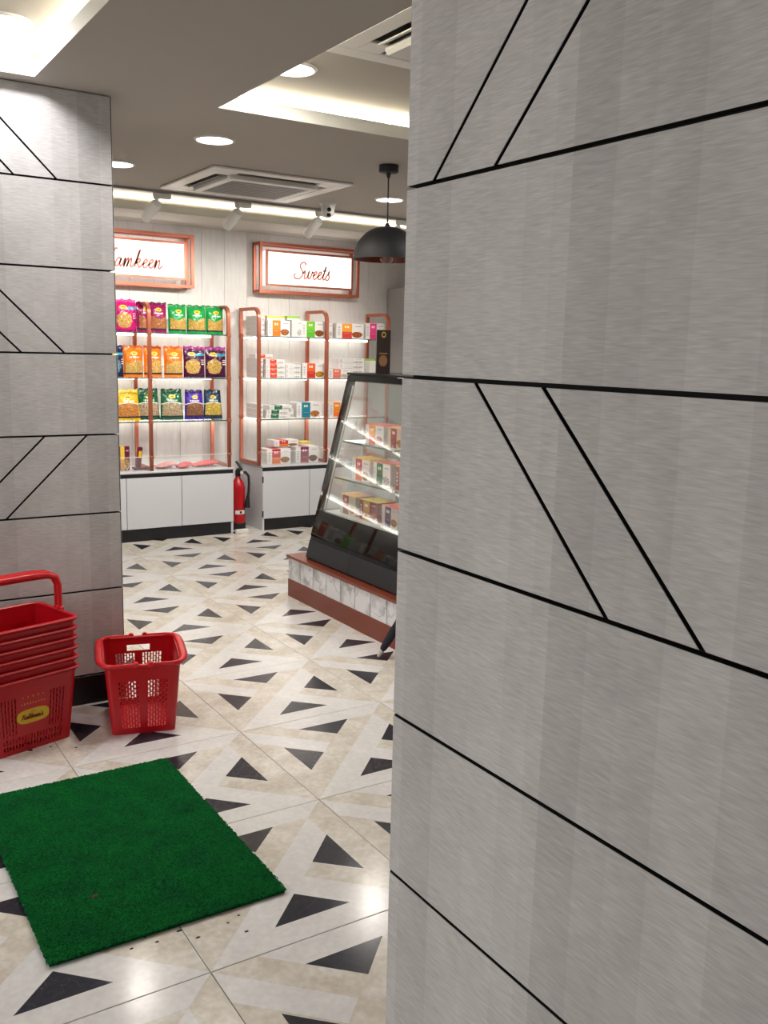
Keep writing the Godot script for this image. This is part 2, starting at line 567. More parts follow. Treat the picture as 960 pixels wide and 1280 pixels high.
	carton_print("carton sage", srgb(84, 130, 60), srgb(70, 110, 56), srgb(170, 120, 60), 42, true, srgb(176, 190, 172))
	carton_print("carton wine", srgb(190, 150, 80), srgb(170, 120, 70), srgb(180, 110, 60), 43, true, srgb(122, 34, 40))
	carton_print("carton violet", srgb(70, 50, 90), srgb(60, 40, 80), srgb(170, 120, 70), 44, true, srgb(190, 180, 176))
	carton_print("carton maroon", srgb(226, 190, 70), srgb(190, 140, 60), srgb(190, 140, 60), 34, false, srgb(100, 20, 52))

# ------------------------------------------------------------------ setting
func build_floor() -> void:
	var fl := frame_node("floor")
	var b := MB.new()
	b.box(Vector3(1.2, -0.06, -2.7), Vector3(7.3, 0.116, 8.9))
	part("floor_bed", b, M["grout"], fl)
	var meshes := []
	for k in 3:
		var t := MB.new()
		var h := PITCH * 0.5 - 0.0009
		var e := 0.0012
		t.quad(Vector3(-h + e, 0, h - e), Vector3(h - e, 0, h - e), Vector3(h - e, 0, -h + e), Vector3(-h + e, 0, -h + e), Vector3.UP)
		for q in [[Vector3(1, 0, 0), Vector3(0, 0, 1)], [Vector3(-1, 0, 0), Vector3(0, 0, 1)], [Vector3(0, 0, 1), Vector3(1, 0, 0)], [Vector3(0, 0, -1), Vector3(1, 0, 0)]]:
			var o: Vector3 = q[0]
			var s: Vector3 = q[1]
			t.quad(o * (h - e) - s * (h - e), o * (h - e) + s * (h - e), o * h + s * h + Vector3(0, -e, 0), o * h - s * h + Vector3(0, -e, 0), (o + Vector3.UP).normalized(), Vector2(0.01, 0.01), Vector2(0.02, 0.01), Vector2(0.02, 0.02), Vector2(0.01, 0.02))
			t.quad(o * h - s * h + Vector3(0, -e, 0), o * h + s * h + Vector3(0, -e, 0), o * h + s * h + Vector3(0, -0.004, 0), o * h - s * h + Vector3(0, -0.004, 0), o, Vector2(0.01, 0.01), Vector2(0.02, 0.01), Vector2(0.02, 0.02), Vector2(0.01, 0.02))
		meshes.append(t.mesh(M["stone print %d" % k]))
	rng.seed = 77
	for i in range(-5, 7):
		for j in range(-5, 9):
			put("tile", meshes[rng.randi_range(0, 2)], fl, Vector3(TILE_X + (i + 0.5) * PITCH, 0, TILE_Z - (j + 0.5) * PITCH))

# rows of panels on one wall face. o: origin on the face, u: direction along the wall; spans a..b along it
func clad(parent: Node, o: Vector3, u: Vector3, w: Vector3, a: float, b: float, rows: Array, cuts: Dictionary) -> void:
	var g := 0.0034
	for r in rows.size() - 1:
		var y0: float = rows[r]
		var y1: float = rows[r + 1]
		var xs: Array = cuts.get(r, [])     # each: [position at the bottom, position at the top]
		var edges := [[a, a]] + xs + [[b, b]]
		for k in edges.size() - 1:
			var l: Array = edges[k]
			var h: Array = edges[k + 1]
			var poly := PackedVector2Array([Vector2(l[0], y0), Vector2(h[0], y0), Vector2(h[1], y1), Vector2(l[1], y1)])
			var m := MB.new()
			var face := MB.inset(poly, g)
			m.slab(face, o, u, Vector3.UP, w, 0.0012, 0.0004, 1.0 / 0.95)
			var am := m.mesh(M["grey laminate"])
			m = MB.new()
			m.slab(face, o - w * 0.0012, u, Vector3.UP, w, 0.0148, 0.0001)
			am = m.mesh(M["black groove"], am)          # the board under the laminate is black, as its cut edges show
			put("panel", am, parent)

func build_walls() -> void:
	# grey clad column on the left, its face at z = -3.586
	var wl := frame_node("wall_left")
	var m := MB.new()
	m.box(Vector3((1.060 - 2.308) * 0.5, CEIL * 0.5, -3.586 - 0.016 - 0.126), Vector3(3.368, CEIL, 0.252))
	part("backing", m, M["black groove"], wl)
	clad(wl, Vector3(0, 0, -3.586), Vector3.RIGHT, Vector3(0, 0, 1), -2.3, 1.0735, [0.118, 0.458, 0.760, 1.063, 1.366, 1.672, 1.978, CEIL], {6: [[0.727, 0.415], [0.873, 0.561]], 4: [[0.728, 0.422], [0.880, 0.574]], 2: [[0.495, 0.798], [0.649, 0.952]]})
	clad(wl, Vector3(1.0755, 0, 0), Vector3(0, 0, 1), Vector3.RIGHT, -3.85, -3.588, [0.118, 0.458, 0.760, 1.063, 1.366, 1.672, 1.978, CEIL], {})
	var sk := MB.new()
	sk.box(Vector3(-0.613, 0.058, -3.589), Vector3(3.374, 0.116, 0.012), 0.001)
	sk.box(Vector3(1.072, 0.058, -3.717), Vector3(0.012, 0.116, 0.262), 0.001)
	struct("baseboard_left", sk, M["black skirting"])
	# grey clad wall on the right, its face at x = 0.886, its free end at z = -1.34
	var wr := frame_node("wall_right")
	m = MB.new()
	m.box(Vector3(0.886 + 0.016 + 0.1, CEIL * 0.5, 0.138), Vector3(0.2, CEIL, 2.934))
	part("backing", m, M["black groove"], wr)
	var rr := [0.118, 0.449, 0.756, 1.059, 1.359, 1.6645, 1.968, CEIL]
	clad(wr, Vector3(0.886, 0, 0), Vector3(0, 0, 1), Vector3.LEFT, -1.3425, 1.6, rr, {5: [[-1.266, -0.963], [-1.114, -0.811]], 3: [[-0.838, -1.140], [-0.683, -0.988]]})
	clad(wr, Vector3(0, 0, -1.345), Vector3.RIGHT, Vector3(0, 0, -1), 0.888, 1.101, rr, {})
	sk = MB.new()
	sk.box(Vector3(0.889, 0.058, 0.13), Vector3(0.012, 0.116, 2.944), 0.001)
	struct("baseboard_right", sk, M["black skirting"])
	# back wall of upright whitewashed planks
	var wb := frame_node("wall_back")
	m = MB.new()
	m.box(Vector3(1.2, 1.2, BACK - 0.09), Vector3(7.3, 2.4, 0.15))
	part("backing", m, M["grey board"], wb)
	var x := -2.3
	var k := 0
	while x < 4.8:
		m = MB.new()
		var off := Vector2(fposmod(k * 0.37, 1.0), fposmod(k * 0.61, 1.0))
		m.slab(PackedVector2Array([Vector2(x + 0.0007, 0), Vector2(x + 0.187 - 0.0007, 0), Vector2(x + 0.187 - 0.0007, 2.4), Vector2(x + 0.0007, 2.4)]), Vector3(0, 0, BACK), Vector3.RIGHT, Vector3.UP, Vector3(0, 0, 1), 0.014, 0.0008, 1.0)
		for q in m.U.size(): m.U[q] = m.U[q] + off
		part("plank", m, M["whitewashed plank"], wb)
		x += 0.187
		k += 1
	# side walls; the open shop doorway is in the west wall, left of the camera
	m = MB.new()
	m.box(Vector3(-2.38, 1.2, -5.05), Vector3(0.15, 2.4, 4.2))
	m.box(Vector3(-2.38, 1.2, 0.70), Vector3(0.15, 2.4, 2.1))
	m.box(Vector3(-2.38, 2.28, -1.65), Vector3(0.15, 0.24, 2.6))
	struct("wall_west", m, M["plain wall"])
	m = MB.new()
	m.box(Vector3(4.83, 1.2, -2.7), Vector3(0.15, 2.4, 8.9))
	struct("wall_east", m, M["plain wall"])
	m = MB.new()
	m.box(Vector3(1.225, 1.2, 1.68), Vector3(7.06, 2.4, 0.15))
	struct("wall_south", m, M["plain wall"])
	m = MB.new()
	m.box(Vector3(-5.0, -0.1, -1.65), Vector3(5.0, 0.16, 9.0))
	struct("pavement", m, M["concrete"])

func build_ceiling() -> void:
	var ce := frame_node("ceiling")
	var up := MB.new()
	var ux := [-2.48, 1.63, 2.41, 4.88]
	var uz := [-7.2, -2.88, -2.10, 1.8]
	for i in 3:
		for j in 3:
			if i == 1 and j == 1: continue      # the opening that the plain air conditioner sits in
			up.box(Vector3((ux[i] + ux[i + 1]) * 0.5, UPPER + 0.06, (uz[j] + uz[j + 1]) * 0.5), Vector3(ux[i + 1] - ux[i], 0.12, uz[j + 1] - uz[j]))
	up.box(Vector3(2.02, UPPER + 0.16, -2.49), Vector3(1.0, 0.08, 1.0))
	part("raised_ceiling", up, M["ceiling paint"], ce)
	var xs := [-2.32, -1.1, 0.79, 1.452, 1.905, 2.625, 3.5, 4.78]
	var zs := [-7.0, -6.34, -5.53, -5.305, -4.585, -3.5, -1.5, 1.62]
	var lo := MB.new()
	for i in 7:
		for j in 7:
			# the three trays, and the opening that the grilled air conditioner sits in
			var hole: bool = (j == 1) or (j == 5 and (i == 1 or (i >= 3 and i <= 5))) or (j == 3 and i == 4)
			if hole: continue
			lo.box(Vector3((xs[i] + xs[i + 1]) * 0.5, (CEIL + LIP) * 0.5, (zs[j] + zs[j + 1]) * 0.5), Vector3(xs[i + 1] - xs[i], LIP - CEIL, zs[j + 1] - zs[j]))
	part("lowered_ceiling", lo, M["ceiling paint"], ce)
	# upright backs of the light coves and the pale edges of the tray lips
	var bk := MB.new()
	var ed := MB.new()
	for t in [[-1.1, 0.79, -3.5, -1.5], [1.452, 3.5, -3.5, -1.5], [-2.3, 4.75, -6.34, -5.53]]:
		var g := 0.16
		for s in [[t[0] - g, t[1] + g, t[2] - g, t[2] - g + 0.01], [t[0] - g, t[1] + g, t[3] + g - 0.01, t[3] + g], [t[0] - g, t[0] - g + 0.01, t[2] - g, t[3] + g], [t[1] + g - 0.01, t[1] + g, t[2] - g, t[3] + g]]:
			if s[0] < -2.3 or s[1] > 4.76: continue
			if t[2] < -3.5 and s[1] - s[0] < 0.02: continue
			bk.box(Vector3((s[0] + s[1]) * 0.5, (LIP + UPPER) * 0.5, (s[2] + s[3]) * 0.5), Vector3(s[1] - s[0], UPPER - LIP, s[3] - s[2]))
		for s in [[t[0], t[1], t[2] + 0.0005, t[2] - 0.006], [t[0], t[1], t[3] - 0.0005, t[3] + 0.006]]:
			ed.box(Vector3((s[0] + s[1]) * 0.5, (CEIL + LIP) * 0.5 + 0.001, (s[2] + s[3]) * 0.5), Vector3(s[1] - s[0], LIP - CEIL + 0.001, absf(s[3] - s[2])))
		if t[2] > -5.0:
			for s in [[t[0] + 0.0005, t[0] - 0.006], [t[1] - 0.0005, t[1] + 0.006]]:
				ed.box(Vector3((s[0] + s[1]) * 0.5, (CEIL + LIP) * 0.5 + 0.001, (t[2] + t[3]) * 0.5), Vector3(absf(s[1] - s[0]), LIP - CEIL + 0.001, t[3] - t[2]))
	part("cove_back", bk, M["white trim"], ce)
	part("tray_edge", ed, M["tray paint"], ce)

# ------------------------------------------------------------------ lamps
func downlight(x: float, z: float, y: float, label: String, energy := 1.0, group := "", warm := true) -> void:
	var t := thing("downlight", label, "ceiling light", Vector3(x, y, z), 0.0, group)
	var b := MB.new()
	b.lathe([Vector2(0.076, -0.004), Vector2(0.078, -0.008), Vector2(0.084, -0.007), Vector2(0.089, -0.002), Vector2(0.089, 0.0005), Vector2(0.074, 0.0005), Vector2(0.076, -0.004)], 32)
	part("ring", b, M["white plastic"], t)
	b = MB.new()
	b.lathe([Vector2(0.0001, -0.006), Vector2(0.06, -0.0055), Vector2(0.077, -0.003), Vector2(0.077, 0.0), Vector2(0.0001, 0.0)], 32)
	part("lit_face", b, M["downlight face"], t)
	area_light(Vector3(x, y - 0.0095, z), Vector3.DOWN, Vector2(0.11, 0.11), energy, srgb(255, 248, 238) if warm else srgb(255, 252, 253))

func cove(a: Vector3, b: Vector3, label: String, energy: float, lit: Vector3) -> void:
	var m := MB.new()
	var d := (b - a)
	m.box((a + b) * 0.5, Vector3(maxf(absf(d.x), 0.012), 0.006, maxf(absf(d.z), 0.012)), 0.001)
	var o := part("cove_light_strip", m, M["cove led"], self)
	tag(o, label, "light strip")
	var l := AreaLight3D.new()
	l.name = numbered("cove_light"); add_child(l)
	l.area_size = Vector2(d.length(), 0.012)
	l.light_energy = energy * d.length(); l.light_color = srgb(255, 246, 220); l.shadow_enabled = true
	l.area_range = 8.0; l.area_attenuation = 2.0
	var at := (a + b) * 0.5 + Vector3(0, 0.005, 0)
	l.look_at_from_position(at, at + lit, Vector3(0, 0, 1) if absf(d.x) > absf(d.z) else Vector3(1, 0, 0))
	if absf(d.x) <= absf(d.z): l.area_size = Vector2(0.012, d.length()) if absf(l.basis.x.z) < 0.5 else Vector2(d.length(), 0.012)
	else: l.area_size = Vector2(d.length(), 0.012) if absf(l.basis.x.x) > 0.5 else Vector2(0.012, d.length())

func build_lamps() -> void:
	var e := 0.72
	downlight(1.649, -4.016, CEIL, "round downlight in the lowered ceiling between the two trays, nearest the middle of the shop", e)
	downlight(1.47, -4.836, CEIL, "round downlight half hidden behind the grey column's top right corner", e)
	downlight(3.105, -4.878, CEIL, "round downlight seen behind the black pendant lamp's cord", e)
	downlight(0.655, -3.30, UPPER, "large bright downlight in the tray above the grey column", 0.38, "", false)
	downlight(1.614, -3.20, UPPER, "bright downlight in the right-hand tray, its left side cut by the tray edge", e)
	for p in [[0.4, -4.6, CEIL], [-0.9, -4.6, CEIL], [4.2, -4.6, CEIL], [4.1, -3.4, CEIL], [3.1, -3.2, UPPER], [-0.6, -3.3, UPPER]]:
		downlight(p[0], p[1], p[2], "round white downlight elsewhere in the shop ceiling, outside the photo", e, "downlights out of the picture", p[1] < -4.0)
	var y := LIP + 0.004
	cove(Vector3(0.79 + 0.11, y, -3.45), Vector3(0.79 + 0.11, y, -1.6), "light strip in the right-hand cove of the tray above the grey column", 1.4, Vector3.UP)
	cove(Vector3(-1.0, y, -3.5 - 0.07), Vector3(0.72, y, -3.5 - 0.07), "light strip in the far cove of the tray above the grey column", 4.0, Vector3.UP)
	cove(Vector3(1.452 - 0.11, y, -3.45), Vector3(1.452 - 0.11, y, -1.6), "light strip in the left-hand cove of the air conditioner's tray", 1.0, Vector3.UP)
	cove(Vector3(1.5, y, -3.5 - 0.11), Vector3(3.4, y, -3.5 - 0.11), "light strip in the far cove of the air conditioner's tray", 0.9, Vector3.UP)
	cove(Vector3(-2.2, y, -6.34 - 0.11), Vector3(4.7, y, -6.34 - 0.11), "long light strip in the cove in front of the signs", 1.3, Vector3.UP)

# ------------------------------------------------------------------ ceiling fittings
func cassette(at: Vector3, size: float, grilled: bool, label: String) -> void:
	var t := thing("ceiling_air_conditioner", label, "air conditioner", at)
	var h := size * 0.5
	var b := MB.new()
	var cs := size - 0.084
	var deep := 0.098 if grilled else 0.118
	for sd in [-1.0, 1.0]:
		b.box(Vector3(sd * (cs - 0.006) * 0.5, deep * 0.5, 0), Vector3(0.006, deep, cs))
		b.box(Vector3(0, deep * 0.5, sd * (cs - 0.006) * 0.5), Vector3(cs - 0.012, deep, 0.006))
	part("housing", b, M["grey plastic"], t)
	b = MB.new()
	var w := 0.075
	for s in [[0, -h + w * 0.5, size, w], [0, h - w * 0.5, size, w], [-h + w * 0.5, 0, w, size - 2 * w], [h - w * 0.5, 0, w, size - 2 * w]]:
		b.box(Vector3(s[0], -0.007, s[1]), Vector3(s[2], 0.014, s[3]), 0.004)
	part("outer_frame", b, M["white plastic"], t)
	b = MB.new()
	var q := h - w
	for sx in [-1, 1]:
		for sz in [-1, 1]:
			b.box(Vector3(sx * (q - 0.045), -0.0072, sz * (q - 0.045)), Vector3(0.094, 0.0125, 0.094), 0.003)
	part("corner_panel", b, M["white plastic"], t)
	var inn := q - 0.066
	for k in 4:
		var x := Transform3D(Basis(Vector3.UP, k * PI * 0.5) * Basis(Vector3.RIGHT, 0.35), Basis(Vector3.UP, k * PI * 0.5) * Vector3(0, -0.012, q - 0.04))
		b = MB.new()
		b.box(Vector3.ZERO, Vector3((q - 0.1) * 2.0, 0.005, 0.034), 0.0015, x)
		part("vane", b, M["white plastic"] if not grilled else M["grey plastic"], t)
	if grilled:
		b = MB.new()
		var fw := 0.036
		for s in [[0, -inn + fw * 0.5, inn * 2, fw], [0, inn - fw * 0.5, inn * 2, fw], [-inn + fw * 0.5, 0, fw, inn * 2 - 2 * fw], [inn - fw * 0.5, 0, fw, inn * 2 - 2 * fw]]:
			b.box(Vector3(s[0], -0.018, s[1]), Vector3(s[2], 0.034, s[3]), 0.005)
		part("grille_frame", b, M["white plastic"], t)
		var g := inn - fw
		for k in 10:
			b = MB.new()
			b.box(Vector3(0, -0.028, -g + (k + 0.5) * g * 2 / 10.0), Vector3(g * 2, 0.008, 0.022), 0.002)
			part("slat", b, M["grey plastic"], t)
		for k in 5:
			b = MB.new()
			b.box(Vector3(-g + (k + 0.5) * g * 2 / 5.0, -0.023, 0), Vector3(0.006, 0.008, g * 2))
			part("grille_rib", b, M["grey plastic"], t)
	else:
		b = MB.new()
		b.box(Vector3(0, -0.02, 0), Vector3(inn * 2, 0.032, inn * 2), 0.012)
		part("centre_panel", b, M["white plastic"], t)
		b = MB.new()
		var rr := inn - 0.09
		b.sweep([Vector3(-rr, -0.037, -rr), Vector3(rr, -0.037, -rr), Vector3(rr, -0.037, rr), Vector3(-rr, -0.037, rr)], PackedVector2Array([Vector2(-0.006, -0.003), Vector2(0.006, -0.003), Vector2(0.006, 0.003), Vector2(-0.006, 0.003)]), Vector3.UP, true)
		part("raised_outline", b, M["white trim"], t)
		b = MB.new()
		b.lathe([Vector2(0.0001, -0.041), Vector2(0.012, -0.040), Vector2(0.014, -0.036), Vector2(0.0001, -0.036)], 16, Transform3D(Basis(), Vector3(-inn + 0.14, 0, inn - 0.2)))
		part("sensor", b, M["dark plastic"], t)

func track_spot(x: float, tilt: float, label: String) -> void:
	var t := thing("track_spotlight", label, "spotlight", Vector3(x, CEIL - 0.0145, -5.50), 0.0, "white track spotlights")
	var b := MB.new()
	b.box(Vector3(0.02, -0.016, 0), Vector3(0.085, 0.032, 0.034), 0.004)
	part("adapter", b, M["white plastic"], t)
	b = MB.new()
	b.lathe([Vector2(0.0001, -0.062), Vector2(0.010, -0.06), Vector2(0.010, -0.034), Vector2(0.022, -0.03), Vector2(0.022, 0.0), Vector2(0.0001, 0.0)], 16, Transform3D(Basis(), Vector3(-0.02, -0.002, 0)))
	part("swivel", b, M["white plastic"], t)
	var x2 := Transform3D(Basis(Vector3(0, 0, 1), tilt) * Basis(Vector3.RIGHT, 0.92), Vector3(-0.02, -0.058, 0.0))
	b = MB.new()
	b.lathe([Vector2(0.0001, 0.004), Vector2(0.026, 0.003), Vector2(0.030, -0.002), Vector2(0.030, -0.138), Vector2(0.028, -0.141), Vector2(0.024, -0.141), Vector2(0.022, -0.12), Vector2(0.0001, -0.12)], 24, x2)
	part("lamp_head", b, M["white plastic"], t)
	b = MB.new()
	b.lathe([Vector2(0.0001, -0.1225), Vector2(0.0205, -0.1225), Vector2(0.0205, -0.1205), Vector2(0.0001, -0.1205)], 20, x2)
	part("lit_lens", b, M["downlight face"], t)
	var l := SpotLight3D.new()
	l.name = numbered("spot_light"); add_child(l)
	l.light_energy = SPOT_POWER; l.light_color = srgb(255, 250, 240); l.light_size = 0.02
	l.spot_angle = 46.0; l.spot_angle_attenuation = 0.8; l.spot_range = 8.0; l.shadow_enabled = true
	var from := t.position + x2 * Vector3(0, -0.143, 0)
	l.look_at_from_position(from, from - x2.basis.y, Vector3.RIGHT)

func ceiling_fittings() -> void:
	cassette(Vector3(2.265, CEIL, -4.945), 0.80, true, "white ceiling air conditioner with a square slatted grille, in front of the track spotlights")
	cassette(Vector3(2.02, UPPER, -2.49), 0.86, false, "white ceiling air conditioner with a plain centre panel, cut off by the right grey wall")
	var b := MB.new()
	b.box(Vector3(2.2, CEIL - 0.007, -5.50), Vector3(4.6, 0.014, 0.034), 0.002)
	var rail := part("track_rail", b, M["grey plastic"], self)
	tag(rail, "long grey lighting track along the front edge of the rear ceiling tray", "track")
	track_spot(1.92, -0.42, "white track spotlight nearest the grey column, above the left lit sign")
	track_spot(2.43, -0.36, "white track spotlight in the middle, between the two lit signs")
	track_spot(2.985, -0.30, "white track spotlight beside the security camera, above the Sweets sign")
	track_spot(3.60, -0.25, "white track spotlight mostly hidden behind the black pendant lamp's dome")
	# dome camera with two dark lenses
	var t := thing("security_camera", "small white dome security camera with two dark lenses on the ceiling", "camera", Vector3(2.90, CEIL, -5.26))
	b = MB.new()
	b.lathe([Vector2(0.0001, -0.014), Vector2(0.050, -0.012), Vector2(0.054, -0.003), Vector2(0.054, 0.0), Vector2(0.0001, 0.0)], 28)
	part("base_plate", b, M["white plastic"], t)
	b = MB.new()
	b.lathe([Vector2(0.0001, -0.088), Vector2(0.018, -0.085), Vector2(0.032, -0.075), Vector2(0.040, -0.055), Vector2(0.043, -0.03), Vector2(0.046, -0.012), Vector2(0.0001, -0.012)], 28)
	part("ball", b, M["white plastic"], t)
	for q in [[-0.042, 0.5], [-0.071, 0.95]]:
		var dir := Vector3(-0.30, 0, 0.95).normalized()
		var y := Vector3(0, -sin(q[1] * 0.6), 0) + dir * cos(q[1] * 0.6)
		var r := 0.038 if q[0] > -0.06 else 0.029
		var up := y.normalized()
		var sx := up.cross(Vector3.UP).normalized()
		b = MB.new()
		b.lathe([Vector2(0.0001, 0.010), Vector2(0.009, 0.009), Vector2(0.013, 0.005), Vector2(0.013, -0.006)], 20, Transform3D(Basis(sx, up, sx.cross(up)), Vector3(dir.x * r, q[0], dir.z * r)))
		part("lens", b, M["black lens"], t)
	# pendant
	t = thing("pendant_lamp", "black half-dome pendant lamp with a clear filament bulb and reddish inside", "pendant lamp", Vector3(2.55, CEIL, -4.02))
	b = MB.new()
	b.lathe([Vector2(0.0001, -0.034), Vector2(0.044, -0.034), Vector2(0.048, -0.030), Vector2(0.048, -0.001), Vector2(0.0001, 0.0)], 28)
	part("ceiling_cup", b, M["black enamel"], t)
	b = MB.new()
	b.tube([Vector3(0, -0.05, 0), Vector3(0, -0.29, 0)], 0.0035, 8, Vector3.RIGHT)
	b.lathe([Vector2(0.0001, -0.062), Vector2(0.007, -0.058), Vector2(0.013, -0.034), Vector2(0.0001, -0.033)], 14)
	part("cord", b, M["black enamel"], t)
	b = MB.new()
	var po := [Vector2(0.0001, -0.268), Vector2(0.009, -0.27), Vector2(0.014, -0.288)]
	for k in 15:
		var a := PI * 0.5 * k / 14.0
		po.append(Vector2(0.014 + 0.151 * sin(a), -0.446 + 0.158 * cos(a)))
	b.lathe(po, 40)
	part("shade", b, M["black enamel"], t)
	b = MB.new()
	var pi := [Vector2(0.165, -0.446), Vector2(0.1625, -0.446)]
	for k in 14:
		var a := PI * 0.5 * (13 - k) / 14.0
		pi.append(Vector2(0.012 + 0.150 * sin(a), -0.446 + 0.154 * cos(a)))
	b.lathe(pi, 40)
	part("shade_lining", b, M["copper laminate"], t)
	b = MB.new()
	b.lathe([Vector2(0.0001, -0.30), Vector2(0.017, -0.302), Vector2(0.018, -0.352), Vector2(0.014, -0.366), Vector2(0.0001, -0.366)], 20)
	part("lamp_holder", b, M["dark plastic"], t)
	b = MB.new()
	var pb := []
	for q in [[0.013, -0.366], [0.016, -0.38], [0.026, -0.40], [0.033, -0.42], [0.034, -0.432], [0.030, -0.448], [0.020, -0.458], [0.0001, -0.462]]: pb.append(Vector2(q[0], q[1]))
	b.lathe(pb, 28)
	var bulb := part("bulb", b, M["clear bulb"], t)
	b = MB.new()
	var fil := []
	for k in 60: fil.append(Vector3(0.018 * cos(k * 0.42), -0.40 - 0.04 * absf(sin(k * 0.21)), 0.018 * sin(k * 0.42)))
	b.tube(fil, 0.0012, 5)
	part("filament", b, M["copper paint"], bulb)

# ------------------------------------------------------------------ lettering
const GLYPH := {
	"S": [1.25, [[1.30, 1.72, 1.22, 1.98, 0.92, 2.10, 0.60, 1.92, 0.52, 1.56, 0.80, 1.18, 1.05, 0.86, 1.08, 0.42, 0.82, 0.04, 0.40, -0.08, 0.02, 0.10, -0.10, 0.42, 0.06, 0.62]]],
	"w": [1.45, [[-0.10, 0.62, 0.08, 1.0, 0.18, 0.62, 0.20, 0.18, 0.40, 0.0, 0.62, 0.34, 0.74, 1.0, 0.72, 0.34, 0.90, 0.0, 1.14, 0.30, 1.24, 0.92, 1.34, 0.82, 1.5, 0.86]]],
	"e": [0.72, [[-0.05, 0.40, 0.22, 0.52, 0.46, 0.78, 0.38, 1.0, 0.16, 0.90, 0.05, 0.46, 0.20, 0.03, 0.46, 0.06, 0.72, 0.40]]],
	"t": [0.58, [[-0.02, 0.38, 0.14, 0.85, 0.25, 1.72, 0.16, 0.90, 0.10, 0.30, 0.26, 0.0, 0.55, 0.36], [-0.12, 1.14, 0.44, 1.22]]],
	"s": [0.50, [[-0.04, 0.38, 0.20, 0.86, 0.26, 1.12, 0.28, 0.74, 0.44, 0.36, 0.34, 0.02, 0.10, -0.02, 0.02, 0.16]]],
	"N": [1.65, [[-0.28, 0.02, -0.08, -0.06, 0.10, 0.40, 0.28, 1.40, 0.40, 2.05, 0.48, 1.80, 0.74, 0.60, 0.92, 0.0, 1.02, 0.52, 1.20, 1.50, 1.42, 2.05, 1.66, 1.96]]],
	"a": [0.98, [[0.62, 0.82, 0.38, 1.0, 0.12, 0.72, 0.06, 0.24, 0.24, 0.0, 0.46, 0.24, 0.64, 0.92, 0.58, 0.34, 0.70, 0.0, 0.98, 0.40]]],
	"m": [1.38, [[-0.02, 0.40, 0.12, 0.96, 0.16, 0.50, 0.10, 0.0, 0.26, 0.66, 0.48, 1.0, 0.54, 0.60, 0.48, 0.0, 0.64, 0.66, 0.86, 1.0, 0.92, 0.60, 0.90, 0.14, 1.06, 0.0, 1.38, 0.40]]],
	"k": [0.98, [[-0.02, 0.40, 0.24, 1.20, 0.34, 1.95, 0.24, 1.80, 0.14, 0.90, 0.06, 0.0], [0.10, 0.46, 0.36, 0.98, 0.58, 0.92, 0.48, 0.62, 0.18, 0.52, 0.44, 0.30, 0.62, 0.0, 0.98, 0.40]]],
	"H": [1.55, [[0.05, 1.55, 0.25, 1.95, 0.30, 1.3, 0.22, 0.5, 0.05, 0.0], [1.05, 2.0, 0.95, 1.3, 0.88, 0.5, 1.0, 0.05, 1.4, 0.35], [0.0, 0.95, 0.5, 1.15, 1.1, 1.05]]],
	"l": [0.55, [[-0.02, 0.4, 0.28, 1.2, 0.34, 1.9, 0.2, 1.8, 0.1, 0.8, 0.2, 0.05, 0.55, 0.4]]],
	"d": [1.0, [[0.62, 0.82, 0.38, 1.0, 0.12, 0.72, 0.06, 0.24, 0.24, 0.0, 0.5, 0.3, 0.66, 1.2, 0.7, 1.95], [0.66, 1.2, 0.6, 0.4, 0.72, 0.0, 1.0, 0.4]]],
	"i": [0.5, [[-0.02, 0.4, 0.14, 0.95, 0.08, 0.3, 0.2, 0.0, 0.5, 0.4], [0.18, 1.4, 0.22, 1.5]]],
	"r": [0.75, [[-0.02, 0.4, 0.14, 1.0, 0.24, 0.9, 0.45, 0.88, 0.36, 0.3, 0.48, 0.0, 0.75, 0.4]]],
	"'": [0.3, [[0.12, 1.9, 0.05, 1.5]]],
	"n": [1.0, [[-0.02, 0.40, 0.12, 0.96, 0.16, 0.50, 0.10, 0.0, 0.26, 0.66, 0.50, 1.0, 0.60, 0.62, 0.56, 0.14, 0.72, 0.0, 1.0, 0.36]]],
}

func smooth_path(flat: Array, steps := 5) -> Array:
	var p := []
	for k in flat.size() / 2: p.append(Vector2(flat[k * 2], flat[k * 2 + 1]))
	var out := []
	for k in p.size() - 1:
		var p0: Vector2 = p[maxi(k - 1, 0)]
		var p1: Vector2 = p[k]
		var p2: Vector2 = p[k + 1]
		var p3: Vector2 = p[mini(k + 2, p.size() - 1)]
		for s in steps: out.append(p1.cubic_interpolate(p2, p0, p3, s / float(steps)))
	out.append(p[p.size() - 1])
	return out

# written along +x from the origin in the plane z = 0; u = height of the small letters
func script_word(word: String, u: float, r: float) -> Array:
	var out := []
	var x := 0.0
	for ch in word:
		var g: Array = GLYPH[ch]
		var b := MB.new()
		for st in g[1]:
			var path := []
			for q in smooth_path(st): path.append(Vector3((x + q.x + 0.22 * q.y) * u, q.y * u, 0))
			b.sweep(path, PackedVector2Array([Vector2(-r, -0.0015), Vector2(r, -0.0015), Vector2(r, 0.0015), Vector2(-r, 0.0015)]), Vector3(0, 0, 1))
		out.append(b)
		x += g[0]
	return out

